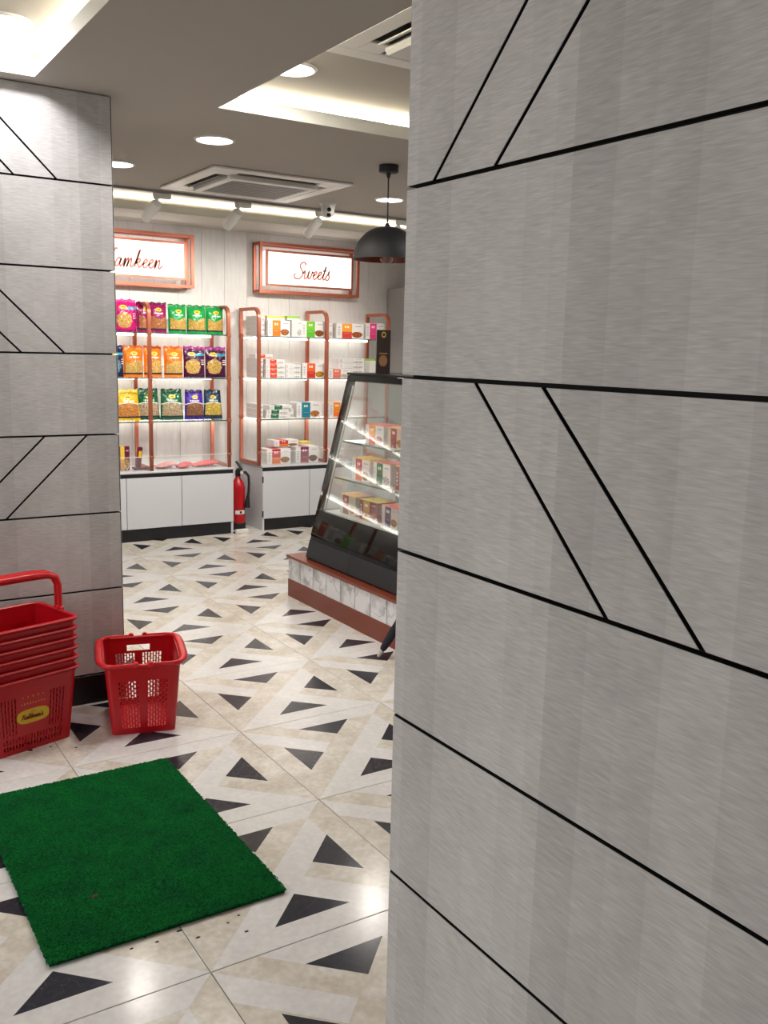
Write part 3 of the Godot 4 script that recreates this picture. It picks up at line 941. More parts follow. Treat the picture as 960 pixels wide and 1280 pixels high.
func lit_sign(x0: float, x1: float, word: String, tx: float, u: float, label: String) -> void:
	var y0 := 1.843
	var y1 := 2.205
	var zb := BACK + 0.014
	var zf := -6.842
	var t := thing("lit_sign", label, "sign", Vector3(x0, y0, BACK + 0.002))
	var w := x1 - x0
	var h := y1 - y0
	var za := zb - BACK - 0.002
	var zz := zf - BACK - 0.002
	var pr := PackedVector2Array([Vector2(-0.011, -0.011), Vector2(0.011, -0.011), Vector2(0.011, 0.011), Vector2(-0.011, 0.011)])
	for z in [za, zz]:
		var b := MB.new()
		b.sweep([Vector3(0, 0, z), Vector3(w, 0, z), Vector3(w, h, z), Vector3(0, h, z)], pr, Vector3(0, 0, 1), true)
		part("outer_frame", b, M["copper paint"], t)
	for q in [[0, 0], [w, 0], [w, h], [0, h]]:
		var b := MB.new()
		b.box(Vector3(q[0], q[1], (za + zz) * 0.5), Vector3(0.022, 0.022, zz - za - 0.022))
		part("frame_strut", b, M["copper paint"], t)
	var ix := 0.055
	var iy := 0.052
	var b2 := MB.new()
	b2.box(Vector3(w * 0.5, h * 0.5, 0.065), Vector3(w - ix * 2, h - iy * 2, 0.12), 0.004)
	part("lit_panel", b2, M["sign face"], t)
	b2 = MB.new()
	b2.sweep([Vector3(ix, iy, 0.125), Vector3(w - ix, iy, 0.125), Vector3(w - ix, h - iy, 0.125), Vector3(ix, h - iy, 0.125)], PackedVector2Array([Vector2(-0.008, -0.008), Vector2(0.008, -0.008), Vector2(0.008, 0.008), Vector2(-0.008, 0.008)]), Vector3(0, 0, 1), true)
	part("panel_frame", b2, M["copper paint"], t)
	for lt in script_word(word, u, 0.006): part("letter", lt, M["print dark red copper"], t, Vector3(tx - x0, 1.958 - y0, 0.1285))
	area_light(Vector3((x0 + x1) * 0.5, (y0 + y1) * 0.5, BACK + 0.1275), Vector3(0, 0, 1), Vector2(w - 0.13, h - 0.12), 0.10, srgb(255, 252, 246))

# ------------------------------------------------------------------ wall units
func wall_unit(x0: float, doors: int, rack_xs: Array, called_label: String, rack_label: String) -> void:
	var w := 0.411
	var x1 := x0 + doors * w
	var t := thing("cabinet", called_label, "cabinet", Vector3(x0, 0, CAB_Z))
	var d := absf(BACK - CAB_Z) - 0.0005
	var b := MB.new()
	b.box(Vector3((x1 - x0) * 0.5, 0.287, -d * 0.5 - 0.012), Vector3(x1 - x0 - 0.034, 0.394, d - 0.026))
	b.box(Vector3(0.009, 0.245, -d * 0.5), Vector3(0.018, 0.49, d), 0.001)
	b.box(Vector3(x1 - x0 - 0.009, 0.245, -d * 0.5), Vector3(0.018, 0.49, d), 0.001)
	part("carcass", b, M["white laminate"], t)
	b = MB.new()
	b.box(Vector3((x1 - x0) * 0.5, 0.045, -0.01), Vector3(x1 - x0 - 0.038, 0.09, 0.02), 0.001)
	part("kickboard", b, M["cabinet black"], t)
	b = MB.new()
	b.box(Vector3((x1 - x0) * 0.5, 0.479, -0.02), Vector3(x1 - x0 - 0.004, 0.03, 0.05), 0.001)
	part("black_band", b, M["cabinet black"], t)
	b = MB.new()
	b.box(Vector3((x1 - x0) * 0.5, 0.5005, -d * 0.5 + 0.004), Vector3(x1 - x0 + 0.006, 0.013, d + 0.008), 0.002)
	part("top_board", b, M["white laminate"], t)
	for k in doors:
		b = MB.new()
		b.box(Vector3((k + 0.5) * w, 0.279, 0.0), Vector3(w - 0.004, 0.372, 0.018), 0.0012)
		part("door", b, M["white laminate"], t)
	for s in [0.13, 0.40]:
		b = MB.new()
		b.box(Vector3(0.004, s, 0.005), Vector3(0.008, 0.05, 0.012), 0.001)
		part("hinge", b, M["cabinet black"], t)
	# copper rack on top
	var r := thing("display_rack", rack_label, "shelf rack", Vector3(x0, CAB_Y, CAB_Z))
	var zf := -0.035
	var zr := -0.365
	var yt := 1.190
	var pr := PackedVector2Array([Vector2(-0.012, -0.012), Vector2(0.012, -0.012), Vector2(0.012, 0.012), Vector2(-0.012, 0.012)])
	for X in rack_xs:
		var x: float = X - x0
		var path := [Vector3(x, 0.0125, zr), Vector3(x, yt, zr)]
		for k in 7:
			var a := PI * 0.5 * k / 6.0
			path.append(Vector3(x, yt - 0.07 + 0.07 * cos(a - PI * 0.5 + PI * 0.5 - PI * 0.0) if false else yt - 0.07 + 0.07 * cos(a), zf - 0.07 + 0.07 * sin(a)))
		path.append(Vector3(x, 0.0125, zf))
		b = MB.new()
		b.sweep(path, pr, Vector3.RIGHT, true)
		part("side_frame", b, M["copper paint"], r)
		for sy in SHELF_Y:
			b = MB.new()
			b.box(Vector3(x, sy - CAB_Y - 0.004, zf + 0.002), Vector3(0.032, 0.030, 0.030), 0.004)
			part("bracket", b, M["copper paint"], r)
			b = MB.new()
			b.box(Vector3(x, sy - CAB_Y - 0.004, zr), Vector3(0.032, 0.030, 0.030), 0.004)
			part("bracket", b, M["copper paint"], r)
		b = MB.new()
		b.box(Vector3(x, 0.10, zf + 0.004), Vector3(0.032, 0.022, 0.028), 0.004)
		part("guard_clip", b, M["copper paint"], r)
	var xa: float = rack_xs[0] - x0 - 0.03
	var xb: float = rack_xs[rack_xs.size() - 1] - x0 + 0.03
	var pairs := []
	for k in rack_xs.size() - 1: pairs.append([rack_xs[k] - x0, rack_xs[k + 1] - x0])
	for sy in SHELF_Y:
		var yy: float = sy - CAB_Y - 0.004
		for pq in pairs:
			var pa: float = pq[0] + 0.0125
			var pb: float = pq[1] - 0.0125
			b = MB.new()
			b.box(Vector3((pa + pb) * 0.5, yy, (zf + zr) * 0.5), Vector3(pb - pa, 0.008, zf - zr - 0.005))
			var sh := part("glass_shelf", b, M["clear glass"], r)
			b = MB.new()
			b.box(Vector3((pa + pb) * 0.5, yy, zf + 0.001), Vector3(pb - pa, 0.008, 0.006), 0.001)
			part("shelf_edge", b, M["glass edge"], sh)
			b = MB.new()
			b.box(Vector3((pa + pb) * 0.5, yy - 0.012, zr + 0.024), Vector3(pb - pa - 0.01, 0.012, 0.022), 0.002)
			part("led_strip", b, M["shelf led"], r)
		var l := AreaLight3D.new()
		l.name = numbered("shelf_light"); add_child(l)
		l.area_size = Vector2(xb - xa - 0.1, 0.010)
		l.light_energy = SHELF_POWER * (xb - xa); l.light_color = srgb(255, 252, 240); l.shadow_enabled = true
		l.area_range = 6.0; l.area_attenuation = 2.0
		l.look_at_from_position(Vector3(x0 + (xa + xb) * 0.5, sy - 0.0235, CAB_Z + zr + 0.024), Vector3(x0 + (xa + xb) * 0.5, sy - 1.0, CAB_Z + zr - 0.25), Vector3(0, 0, -1))
	for pq in pairs:
		b = MB.new()
		b.box(Vector3((pq[0] + pq[1]) * 0.5, 0.052, zf + 0.006), Vector3(pq[1] - pq[0] - 0.026, 0.10, 0.004))
		part("clear_guard", b, M["clear glass"], r)
		b = MB.new()
		b.box(Vector3((pq[0] + pq[1]) * 0.5, 0.1035, zf + 0.006), Vector3(pq[1] - pq[0] - 0.026, 0.003, 0.005))
		part("guard_edge", b, M["paper white"], r)

# ------------------------------------------------------------------ goods
var pouch_meshes := {}

func pouch_mesh(w: float, h: float, d: float, sd: int, bag: bool) -> MB:
	var b := MB.new()
	var nx := 16
	var ny := 22
	var n := FastNoiseLite.new()
	n.seed = sd; n.frequency = 9.0
	var pos := func(i: int, j: int, s: float) -> Vector3:
		var u := float(i) / nx
		var v := float(j) / ny
		var side := pow(maxf(sin(PI * u), 0.0), 0.55)
		var prof: float
		if bag: prof = pow(maxf(sin(PI * clampf(v * 0.94 + 0.03, 0, 1)), 0.0), 0.7) * (1.12 - 0.5 * v)
		else: prof = (0.62 + 0.5 * sin(PI * clampf(v * 1.15, 0, 1))) * (1.0 - smoothstep(0.78, 0.95, v)) + 0.02
		var th := d * 0.5 * side * prof * s
		var wob := n.get_noise_2d(u * 0.8, v * 1.0) * 0.011 * side * s
		var narrow := 1.0 - (0.06 * sin(PI * v) + 0.15 * v * v if bag else 0.03 * sin(PI * clampf(v * 1.1, 0, 1)))
		var x := (u - 0.5) * w * narrow
		var y := v * h
		if v > 0.9: y += 0.004 * sin(u * 17.0 + sd)
		return Vector3(x, y, th + wob + 0.004 * sin(u * 9.0 + sd) * smoothstep(0.8, 1.0, v) - 0.02 * v * (1.0 if bag else 0.4))
	for s in [1.0, -1.0]:
		var ids := []
		for j in ny + 1:
			for i in nx + 1:
				var p: Vector3 = pos.call(i, j, s)
				var px: Vector3 = pos.call(mini(i + 1, nx), j, s) - pos.call(maxi(i - 1, 0), j, s)
				var py: Vector3 = pos.call(i, mini(j + 1, ny), s) - pos.call(i, maxi(j - 1, 0), s)
				ids.append(b.vert(p, px.cross(py).normalized() * s, Vector2(float(i) / nx if s > 0 else 1.0 - float(i) / nx, 1.0 - float(j) / ny)))
		for j in ny:
			for i in nx:
				var a: int = ids[j * (nx + 1) + i]
				var c: int = ids[(j + 1) * (nx + 1) + i]
				b.tri(a, a + 1, c + 1); b.tri(a, c + 1, c)
	return b

func pouch(kind: String, x: float, y: float, w: float, h: float, label: String, turn := 0.0, bag := false, z := -6.70, group := "snack packets on the left rack", d := 0.075) -> void:
	var key := "%s %.3f %.3f" % [kind, w, h]
	if not pouch_meshes.has(key): pouch_meshes[key] = pouch_mesh(w, h, d, pouch_meshes.size() + 2, bag).mesh(M["pouch " + kind])
	var o := put("snack_packet", pouch_meshes[key], self, Vector3(x, y + 0.001, z))
	o.rotation.y = turn
	tag(o, label, "snack packet", group)

func carton_mesh(w: float, h: float, d: float, m: Material) -> ArrayMesh:
	var b := MB.new()
	var e := 0.0015
	b.box(Vector3(0, h * 0.5, 0), Vector3(w, h, d), e)
	# lay the print out: front on the left part of the texture, ends on the right part, the rest plain
	for k in b.V.size():
		var n := b.N[k]
		var p := b.V[k]
		var u := clampf(p.x / w + 0.5, 0.0, 1.0)
		var v := clampf(1.0 - p.y / h, 0.0, 1.0)
		if n.z > 0.9: b.U[k] = Vector2(0.005 + u * 0.68, v)
		elif n.z < -0.9: b.U[k] = Vector2(0.005 + (1.0 - u) * 0.68, v)
		elif absf(n.x) > 0.9: b.U[k] = Vector2(0.71 + clampf((p.z / d + 0.5) * n.x * -1.0 + (0.0 if n.x < 0 else 1.0), 0.0, 1.0) * 0.28, v)
		elif n.y > 0.9: b.U[k] = Vector2(0.005 + u * 0.68, 0.03 + 0.1 * clampf(p.z / d + 0.5, 0.0, 1.0))
		else: b.U[k] = Vector2(0.02, 0.05)
	return b.mesh(m)

var carton_meshes := {}
func carton(kind: String, x: float, y: float, w: float, h: float, d: float, label: String, z := -6.66, turn := 0.0, group := "sweets boxes on the right rack") -> void:
	var key := "%s %.3f %.3f %.3f" % [kind, w, h, d]
	if not carton_meshes.has(key): carton_meshes[key] = carton_mesh(w, h, d, M["carton " + kind])
	var o := put("sweets_box", carton_meshes[key], self, Vector3(x, y + 0.0005, z - d * 0.5))
	o.rotation.y = turn
	tag(o, label, "box", group)

func goods() -> void:
	var a: float = SHELF_Y[2]
	var b: float = SHELF_Y[1]
	var c: float = SHELF_Y[0]
	pouch("magenta", 2.07, a, 0.158, 0.225, "bright magenta snack packet with a round food picture at the top shelf's left end", 0.02)
	pouch("maroon", 2.215, a, 0.135, 0.215, "dark magenta snack packet half turned, just left of the top shelf's copper upright", 0.55, false, -6.75)
	pouch("maroon", 2.306, a, 0.13, 0.215, "dark magenta snack packet between the copper upright and the green packets", -0.05)
	pouch("green", 2.452, a, 0.142, 0.207, "bright green snack packet next to the magenta ones on the top shelf", 0.1)
	pouch("green", 2.598, a, 0.142, 0.207, "middle one of the three bright green snack packets", -0.12)
	pouch("green", 2.743, a, 0.142, 0.207, "bright green snack packet at the top shelf's right end", 0.08)
	pouch("navy", 1.985, b, 0.135, 0.22, "navy blue snack packet mostly hidden by the grey column on the second shelf", 0.1)
	pouch("orange", 2.120, b, 0.142, 0.222, "orange snack packet with a yellow oval, left of the copper upright", 0.0)
	pouch("orange", 2.278, b, 0.142, 0.222, "orange snack packet partly behind the copper upright on the second shelf", 0.15, false, -6.74)
	pouch("orange", 2.418, b, 0.142, 0.222, "orange snack packet beside the two dark purple ones", 0.0)
	pouch("purple", 2.578, b, 0.165, 0.226, "dark purple snack packet with a round food picture, beside the orange ones", 0.0, false, -6.70, "snack packets on the left rack", 0.05)
	pouch("purple", 2.748, b, 0.162, 0.226, "dark purple snack packet with a round food picture at the second shelf's right end", -0.05, false, -6.70, "snack packets on the left rack", 0.05)
	pouch("yellow", 2.075, c, 0.18, 0.222, "shiny yellow snack packet beside the grey column on the third shelf", 0.0, true)
	pouch("deep green", 2.235, c, 0.185, 0.228, "deep green snack packet behind the copper upright on the third shelf", 0.1, true, -6.73)
	pouch("deep green", 2.402, c, 0.178, 0.226, "deep green snack packet right of the copper upright, beside the violet one", -0.05, true)
	pouch("violet", 2.577, c, 0.158, 0.218, "glossy violet snack packet between the green and the dark teal ones", 0.0, true)
	pouch("teal", 2.732, c, 0.150, 0.218, "dark teal snack packet with yellow food at the third shelf's right end", -0.1, true, -6.72)
	# on the cabinet top
	carton("maroon", 2.03, CAB_Y, 0.085, 0.175, 0.04, "tall maroon box standing on the cabinet top beside the grey column", -6.68, 0.0, "small goods on the cabinet top")
	var t := thing("snack_tube", "narrow maroon packet standing on a flat foot on the cabinet top", "packet", Vector3(2.146, CAB_Y, -6.70))
	var m := MB.new()
	m.box(Vector3(0, 0.085, 0), Vector3(0.036, 0.15, 0.03), 0.006, Transform3D(Basis(Vector3(0, 0, 1), -0.12), Vector3(-0.008, 0.008, 0)))
	part("sleeve", m, M["maroon card"], t)
	m = MB.new()
	m.box(Vector3(0, 0.009, 0), Vector3(0.088, 0.017, 0.07), 0.005)
	part("foot", m, M["maroon card"], t)
	m = MB.new()
	m.box(Vector3(0, 0.105, 0.0165), Vector3(0.022, 0.05, 0.002), 0.0005, Transform3D(Basis(Vector3(0, 0, 1), -0.12), Vector3(-0.008, 0.008, 0)))
	part("oval_print", m, M["print yellow"], t)
	for q in [[2.27, -6.70, 0.15, 0.12, "bag rose", "flat pale rose sweet packet lying leftmost on the cabinet top"], [2.425, -6.66, 0.10, 0.1, "bag pink", "small flat pink packet lying in the middle on the cabinet top"], [2.56, -6.72, 0.19, -0.1, "bag pink", "flat bright pink sweet packet lying rightmost on the cabinet top"]]:
		var pm := pouch_mesh(0.12, q[2], 0.045, int(q[0] * 100), true)
		var o := part("flat_packet", pm, M[q[4]], self)
		o.transform = Transform3D(Basis(Vector3.UP, q[3]) * Basis(Vector3(0, 0, 1), PI * 0.5) * Basis(Vector3.UP, PI * 0.5), Vector3(q[0] + q[2] * cos(q[3]), CAB_Y + 0.033, q[1] - q[2] * sin(q[3])))
		tag(o, q[5], "packet", "flat packets on the cabinet top")
	# right rack, top shelf
	for k in 4: carton("plain", 3.112, a + k * 0.038, 0.066, 0.037, 0.21, ["lowest","second","third","topmost"][k] + " flat white carton of the stack at the top shelf's left end", -6.68, 0.0, "left stack on the top shelf")
	carton("orange", 3.246, a, 0.19, 0.122, 0.15, "white sweets box with an orange block on the top shelf", -6.64)
	part_lid("lid yellow", 3.235, a + 0.123, 0.15, 0.032, "yellow-topped flat carton on the box with the orange block")
	carton("plain", 3.40, a, 0.085, 0.128, 0.16, "white box end with grey print between the orange and the green boxes", -6.645)
	part_lid("lid lime", 3.385, a + 0.129, 0.11, 0.03, "lime-topped flat carton beside the green box")
	carton("green", 3.545, a, 0.205, 0.125, 0.15, "white sweets box with a bright green block on the top shelf", -6.64)
	carton("red", 3.70, a, 0.08, 0.118, 0.15, "narrow white box with a red mark, behind the middle copper upright", -6.68)
	carton("amber", 3.88, a, 0.255, 0.12, 0.15, "white sweets box with an amber to red block and a bowl picture", -6.64)
	carton("pink", 4.125, a, 0.18, 0.13, 0.14, "white sweets box with a pink block at the top shelf's right end", -6.65)
	# second shelf
	for k in 4: carton("plain", 3.106, b + k * 0.037, 0.05, 0.036, 0.21, ["lowest","second","third","topmost"][k] + " flat white carton of the stack at the second shelf's left end", -6.68, 0.0, "left stack on the second shelf")
	for k in 3: carton("red", 3.218, b + k * 0.036, 0.165, 0.035, 0.13, ["lowest of the three flat boxes with a red block on the second shelf", "middle one of the three flat boxes with a red block", "upper one of the three flat boxes with a red block"][k], -6.64, 0.0, "flat red-block boxes")
	carton("red", 3.222, b + 0.109, 0.16, 0.034, 0.13, "flat box with a red block lying askew on the red stack", -6.66, 0.03, "flat red-block boxes")
	carton("red", 3.155, b + 0.149, 0.15, 0.03, 0.12, "topmost flat box with a red block, set back to the left", -6.72, 0.05, "flat red-block boxes")
	for k in 3: carton("plain", 3.373, b + k * 0.036, 0.13, 0.035, 0.17, ["lowest cream flat box between the red and the orange ones", "middle cream flat box between the red and the orange ones", "upper cream flat box between the red and the orange ones"][k], -6.645, 0.0, "cream flat boxes")
	carton("red orange", 3.552, b, 0.205, 0.118, 0.14, "white sweets box with a red and orange block on the second shelf", -6.64)
	carton("rose", 3.785, b, 0.20, 0.075, 0.12, "low white box with a pale red block behind the display case corner", -6.64)
	for k in 4: carton("plain", 3.945, b + k * 0.04, 0.24, 0.039, 0.14, ["lowest long white box in the stack behind the display case", "second long white box in the stack behind the display case", "third long white box in the stack behind the display case", "topmost long white box in the stack behind the display case"][k], -6.72, 0.0, "long white boxes")
	part_lid("lid lime", 4.135, b, 0.08, 0.16, "tall green and white carton behind the dark upright box")
	# third shelf
	for k in 3: carton("plain", 3.106, c + k * 0.037, 0.05, 0.036, 0.21, ["lowest","middle","topmost"][k] + " flat white carton of the stack at the third shelf's left end", -6.68, 0.0, "left stack on the third shelf")
	for k in 3: carton("deep green", 3.234 + [0.0, 0.004, 0.03][k], c + k * 0.034, 0.19, 0.033, 0.13, ["lowest of the three flat boxes with a dark green block", "middle one of the three flat boxes with a dark green block", "topmost of the three flat boxes with a dark green block, shifted right"][k], -6.64, 0.0, "flat green-block boxes")
	carton("plain", 3.355, c, 0.06, 0.07, 0.12, "small white carton between the green stack and the teal box", -6.66)
	carton("teal", 3.510, c, 0.215, 0.122, 0.14, "white sweets box with a teal block on the third shelf", -6.64)
	carton("orange", 3.80, c, 0.18, 0.12, 0.14, "white sweets box with an orange block partly behind the case's slanted edge", -6.66)
	# cabinet top
	carton("crimson", 3.250, CAB_Y, 0.205, 0.118, 0.14, "white sweets box with a crimson and orange block on the cabinet top", -6.64)
	carton("plum", 3.500, CAB_Y, 0.205, 0.128, 0.14, "white sweets box with a plum block on the cabinet top", -6.64)
	carton("crimson", 3.345, CAB_Y + 0.1285, 0.215, 0.05, 0.14, "flat box with a crimson block lying across the two boxes on the cabinet top", -6.70)
	part_lid("lid yellow", 3.57, CAB_Y, 0.10, 0.15, "yellow-topped carton standing behind the plum box on the cabinet top", -6.85)
	carton("rose", 3.78, CAB_Y, 0.15, 0.1, 0.14, "white box end right of the plum box on the cabinet top", -6.66)
	# tall box standing on the display case
	carton("dark", 2.775, 1.2695, 0.076, 0.245, 0.06, "tall dark brown box standing on top of the glass display case", -4.36, -0.5, "tall box")

func part_lid(kind: String, x: float, y: float, w: float, h: float, label: String, z := -6.73) -> void:
	var t := thing("carton", label, "box", Vector3(x, y + 0.0005, z), 0.0, "small cartons on the right rack")
	var m := MB.new()
	m.box(Vector3(0, h * 0.5 - 0.005, 0), Vector3(w, h - 0.010, 0.11), 0.001)
	part("tray", m, M["paper white"], t)
	m = MB.new()
	m.box(Vector3(0, h - 0.008, 0), Vector3(w + 0.002, 0.016, 0.112), 0.001)
	part("lid", m, M[kind], t)

# goods on the rack behind the column; the photo shows them only mirrored in the case's glass
func mirrored_goods() -> void:
	var kinds := ["green", "orange", "maroon", "purple", "magenta"]
	var bags := ["yellow", "deep green", "violet", "teal"]
	var k := 0
	for x in [0.22, 0.39, 0.57, 0.85, 1.02, 1.19]:
		for s in 3:
			if s == 0: pouch(bags[(k * 3 + 1) % 4], x, SHELF_Y[0], 0.145, 0.18, "snack packet on the rack hidden behind the grey column, seen only as a reflection", 0.1, true, -6.70, "snack packets on the hidden rack")
			else: pouch(kinds[(k + s * 2) % 5], x, SHELF_Y[s], 0.14, 0.175, "snack packet on the rack hidden behind the grey column, seen only as a reflection", 0.0, false, -6.70, "snack packets on the hidden rack")
		k += 1
	for q in [[0.3, "pink"], [0.56, "orange"], [0.92, "green"], [1.18, "red orange"]]:
		carton(q[1], q[0], CAB_Y, 0.2, 0.13, 0.13, "box on the cabinet hidden behind the grey column, seen only as a reflection", -6.66, 0.0, "boxes on the hidden cabinet")

# ------------------------------------------------------------------ display case on its plinth
func case_x(y: float) -> float:
	return 2.41 + 0.2515 * (y - 0.243)

func display_case() -> void:
	var z0 := -4.71
	var z1 := -2.75
	var t := thing("plinth", "low copper plinth with a band of white marble tiles under the display case", "plinth", Vector3(2.365, 0, (z0 + z1) * 0.5))
	var L := z1 - z0
	var b := MB.new()
	b.box(Vector3(0.43, 0.115, 0), Vector3(0.83, 0.225, L - 0.012))
	part("core", b, M["dark grout"], t)
	b = MB.new()
	b.box(Vector3(0.425, 0.051, 0), Vector3(0.85, 0.102, L), 0.0015)
	part("skirting", b, M["copper laminate"], t)
	b = MB.new()
	b.box(Vector3(0.42, 0.236, 0), Vector3(0.86, 0.0145, L + 0.01), 0.002)
	part("top_board", b, M["copper laminate"], t)
	var n := 13
	for k in n:
		b = MB.new()
		var a := -L * 0.5 + k * 0.15
		b.slab(PackedVector2Array([Vector2(a + 0.0026, 0.103), Vector2(minf(a + 0.1474, L * 0.5), 0.103), Vector2(minf(a + 0.1474, L * 0.5), 0.228), Vector2(a + 0.0026, 0.228)]), Vector3(0.002, 0, 0), Vector3(0, 0, 1), Vector3.UP, Vector3.LEFT, 0.008, 0.001, 1.3)
		for q in b.U.size(): b.U[q] = b.U[q] + Vector2(k * 0.41, k * 0.23)
		part("marble_tile", b, M["white marble"], t)
	for k in 5:
		b = MB.new()
		b.slab(PackedVector2Array([Vector2(0.006 + k * 0.168, 0.103), Vector2(0.1715 + k * 0.168, 0.103), Vector2(0.1715 + k * 0.168, 0.228), Vector2(0.006 + k * 0.168, 0.228)]), Vector3(0, 0, -L * 0.5 + 0.001), Vector3.RIGHT, Vector3.UP, Vector3(0, 0, -1), 0.008, 0.001, 2.6)
		part("marble_tile", b, M["white marble"], t)
	# the case itself, built in its own frame: origin at the front bottom far corner
	var zc := -4.576
	var zd := -2.80
	var W := zd - zc
	var o := Vector3(2.41, 0.2435, zc)
	var c := thing("display_case", "black refrigerated display case with a slanted glass front and lit shelves", "display case", o)
	var H := 1.0245
	var back := 0.66
	var fx := func(y: float) -> float: return 0.2515 * y
	# end walls
	# the far end: a black frame round a pane, on a solid black lower part
	b = MB.new()
	b.slab(PackedVector2Array([Vector2(0.006, 0), Vector2(back, 0), Vector2(back, 0.27), Vector2(fx.call(0.27) + 0.006, 0.27)]), Vector3(0, 0, 0.03), Vector3.RIGHT, Vector3.UP, Vector3(0, 0, 1), 0.03, 0.002)
	part("end_wall", b, M["case black"], c)
	b = MB.new()
	b.slab(PackedVector2Array([Vector2(fx.call(0.27) + 0.006, 0.27), Vector2(fx.call(0.27) + 0.04, 0.27), Vector2(fx.call(H) + 0.04, H), Vector2(fx.call(H) + 0.006, H)]), Vector3(0, 0, 0.03), Vector3.RIGHT, Vector3.UP, Vector3(0, 0, 1), 0.03, 0.002)
	part("end_post", b, M["case black"], c)
	b = MB.new()
	b.box(Vector3(back - 0.02, (H + 0.27) * 0.5, 0.015), Vector3(0.04, H - 0.27, 0.03), 0.002)
	part("end_post", b, M["case black"], c)
	b = MB.new()
	b.box(Vector3((fx.call(H) + back) * 0.5, H - 0.018, 0.015), Vector3(back - fx.call(H) - 0.08, 0.036, 0.03), 0.002)
	part("end_rail", b, M["case black"], c)
	b = MB.new()
	b.slab(PackedVector2Array([Vector2(fx.call(0.27) + 0.04, 0.27), Vector2(back - 0.04, 0.27), Vector2(back - 0.04, H - 0.036), Vector2(fx.call(H) + 0.04, H - 0.036)]), Vector3(0, 0, 0.016), Vector3.RIGHT, Vector3.UP, Vector3(0, 0, 1), 0.006, 0.0005)
	part("end_pane", b, M["case end glass"], c)
	for e in [W - 0.03]:
		b = MB.new()
		b.slab(PackedVector2Array([Vector2(0.006, 0), Vector2(back, 0), Vector2(back, H), Vector2(fx.call(H) + 0.006, H)]), Vector3(0, 0, e + 0.03), Vector3.RIGHT, Vector3.UP, Vector3(0, 0, 1), 0.03, 0.002)
		part("end_wall", b, M["case black"], c)
	b = MB.new()
	b.box(Vector3(back - 0.012, H * 0.5, W * 0.5), Vector3(0.024, H, W - 0.061), 0.001)
	part("back_wall", b, M["case inner"], c)
	b = MB.new()
	b.box(Vector3((fx.call(H) + back) * 0.5, H + 0.006, W * 0.5), Vector3(back - fx.call(H) + 0.02, 0.012, W + 0.004), 0.002)
	part("roof", b, M["case black"], c)
	var sl := Vector3(0.2515, 1, 0).normalized()          # up the slanted front
	var out := Vector3(-sl.y, sl.x, 0)
	var strip := func(y0: float, y1: float, za: float, zb: float, off: float, d: float, bev: float) -> MB:
		var m := MB.new()
		var k := 1.0 / sl.y
		m.slab(PackedVector2Array([Vector2(za, y0 * k), Vector2(zb, y0 * k), Vector2(zb, y1 * k), Vector2(za, y1 * k)]), out * off, Vector3(0, 0, 1), sl, out, d, bev)
		return m
	for q in [[0.001, 0.46], [0.463, 1.03], [1.033, W - 0.001]]:
		part("lower_panel", strip.call(0.006, 0.105, q[0], q[1], 0.004, 0.02, 0.001), M["case grey"], c)
	part("vent_strip", strip.call(0.106, 0.126, 0.001, W - 0.001, 0.001, 0.015, 0.001), M["case black"], c)
	part("black_glass", strip.call(0.127, 0.272, 0.001, W - 0.001, 0.005, 0.012, 0.001), M["case black glass"], c)
	# printed black border and the two panes
	part("glass_border", strip.call(0.273, H - 0.002, 0.001, 0.030, 0.004, 0.012, 0.001), M["case black glass"], c)
	part("glass_border", strip.call(0.273, H - 0.002, W - 0.03, W - 0.001, 0.004, 0.012, 0.001), M["case black glass"], c)
	part("glass_border", strip.call(H - 0.034, H - 0.002, 0.031, W - 0.031, 0.004, 0.012, 0.001), M["case black glass"], c)
	for off in [0.004, -0.013]:
		var m := MB.new()
		var k := 1.0 / sl.y
		m.quad(out * off + sl * 0.274 * k + Vector3(0, 0, 0.031), out * off + sl * 0.274 * k + Vector3(0, 0, W - 0.031), out * off + sl * (H - 0.036) * k + Vector3(0, 0, W - 0.031), out * off + sl * (H - 0.036) * k + Vector3(0, 0, 0.031), out)
		part("glass_pane", m, M["case glass"], c)
	b = MB.new()
	b.slab(PackedVector2Array([Vector2(0.034, 0.29), Vector2(0.043, 0.29), Vector2(0.043, 1.0), Vector2(0.034, 1.0)]), out * -0.02, Vector3(0, 0, 1), sl, out, 0.006, 0.0005)
	part("inner_seal", b, M["case inner"], c)
	# floor pan and shelves
	b = MB.new()
	b.box(Vector3((fx.call(0.27) + 0.03 + back - 0.024) * 0.5, 0.262, W * 0.5), Vector3(back - 0.054 - fx.call(0.27), 0.016, W - 0.062), 0.001)
	part("floor_pan", b, M["case inner"], c)
	var levels := [0.455, 0.655]
	for y in levels:
		b = MB.new()
		var xf: float = fx.call(y) + 0.045
		b.box(Vector3((xf + back - 0.026) * 0.5, y, W * 0.5), Vector3(back - 0.026 - xf, 0.008, W - 0.066))
		var sh := part("glass_shelf", b, M["clear glass"], c)
		b = MB.new()
		b.box(Vector3(xf, y, W * 0.5), Vector3(0.004, 0.010, W - 0.066), 0.001)
		part("shelf_edge", b, M["glass edge"], sh)
	b = MB.new()
	b.box(Vector3(back - 0.10, H - 0.010, W * 0.5), Vector3(0.03, 0.014, W - 0.12), 0.002)
	part("lamp_tube", b, M["case lamp"], c)
	area_light(o + Vector3(back - 0.10, H - 0.0185, W * 0.5), Vector3(0.1, -1, 0), Vector2(0.02, W - 0.2), CASE_POWER, srgb(250, 255, 246))
	b = MB.new()
	var mk := 1.0 / sl.y
	b.slab(PackedVector2Array([Vector2(0.86, 0.35), Vector2(0.89, 0.38), Vector2(0.86, 0.41), Vector2(0.83, 0.38)]), out * 0.0062, Vector3(0, 0, 1), sl, out, 0.0015, 0.0004)
	part("diamond_sticker", b, M["case black"], c)
	# boxes on the shelves inside
	var n2 := 0
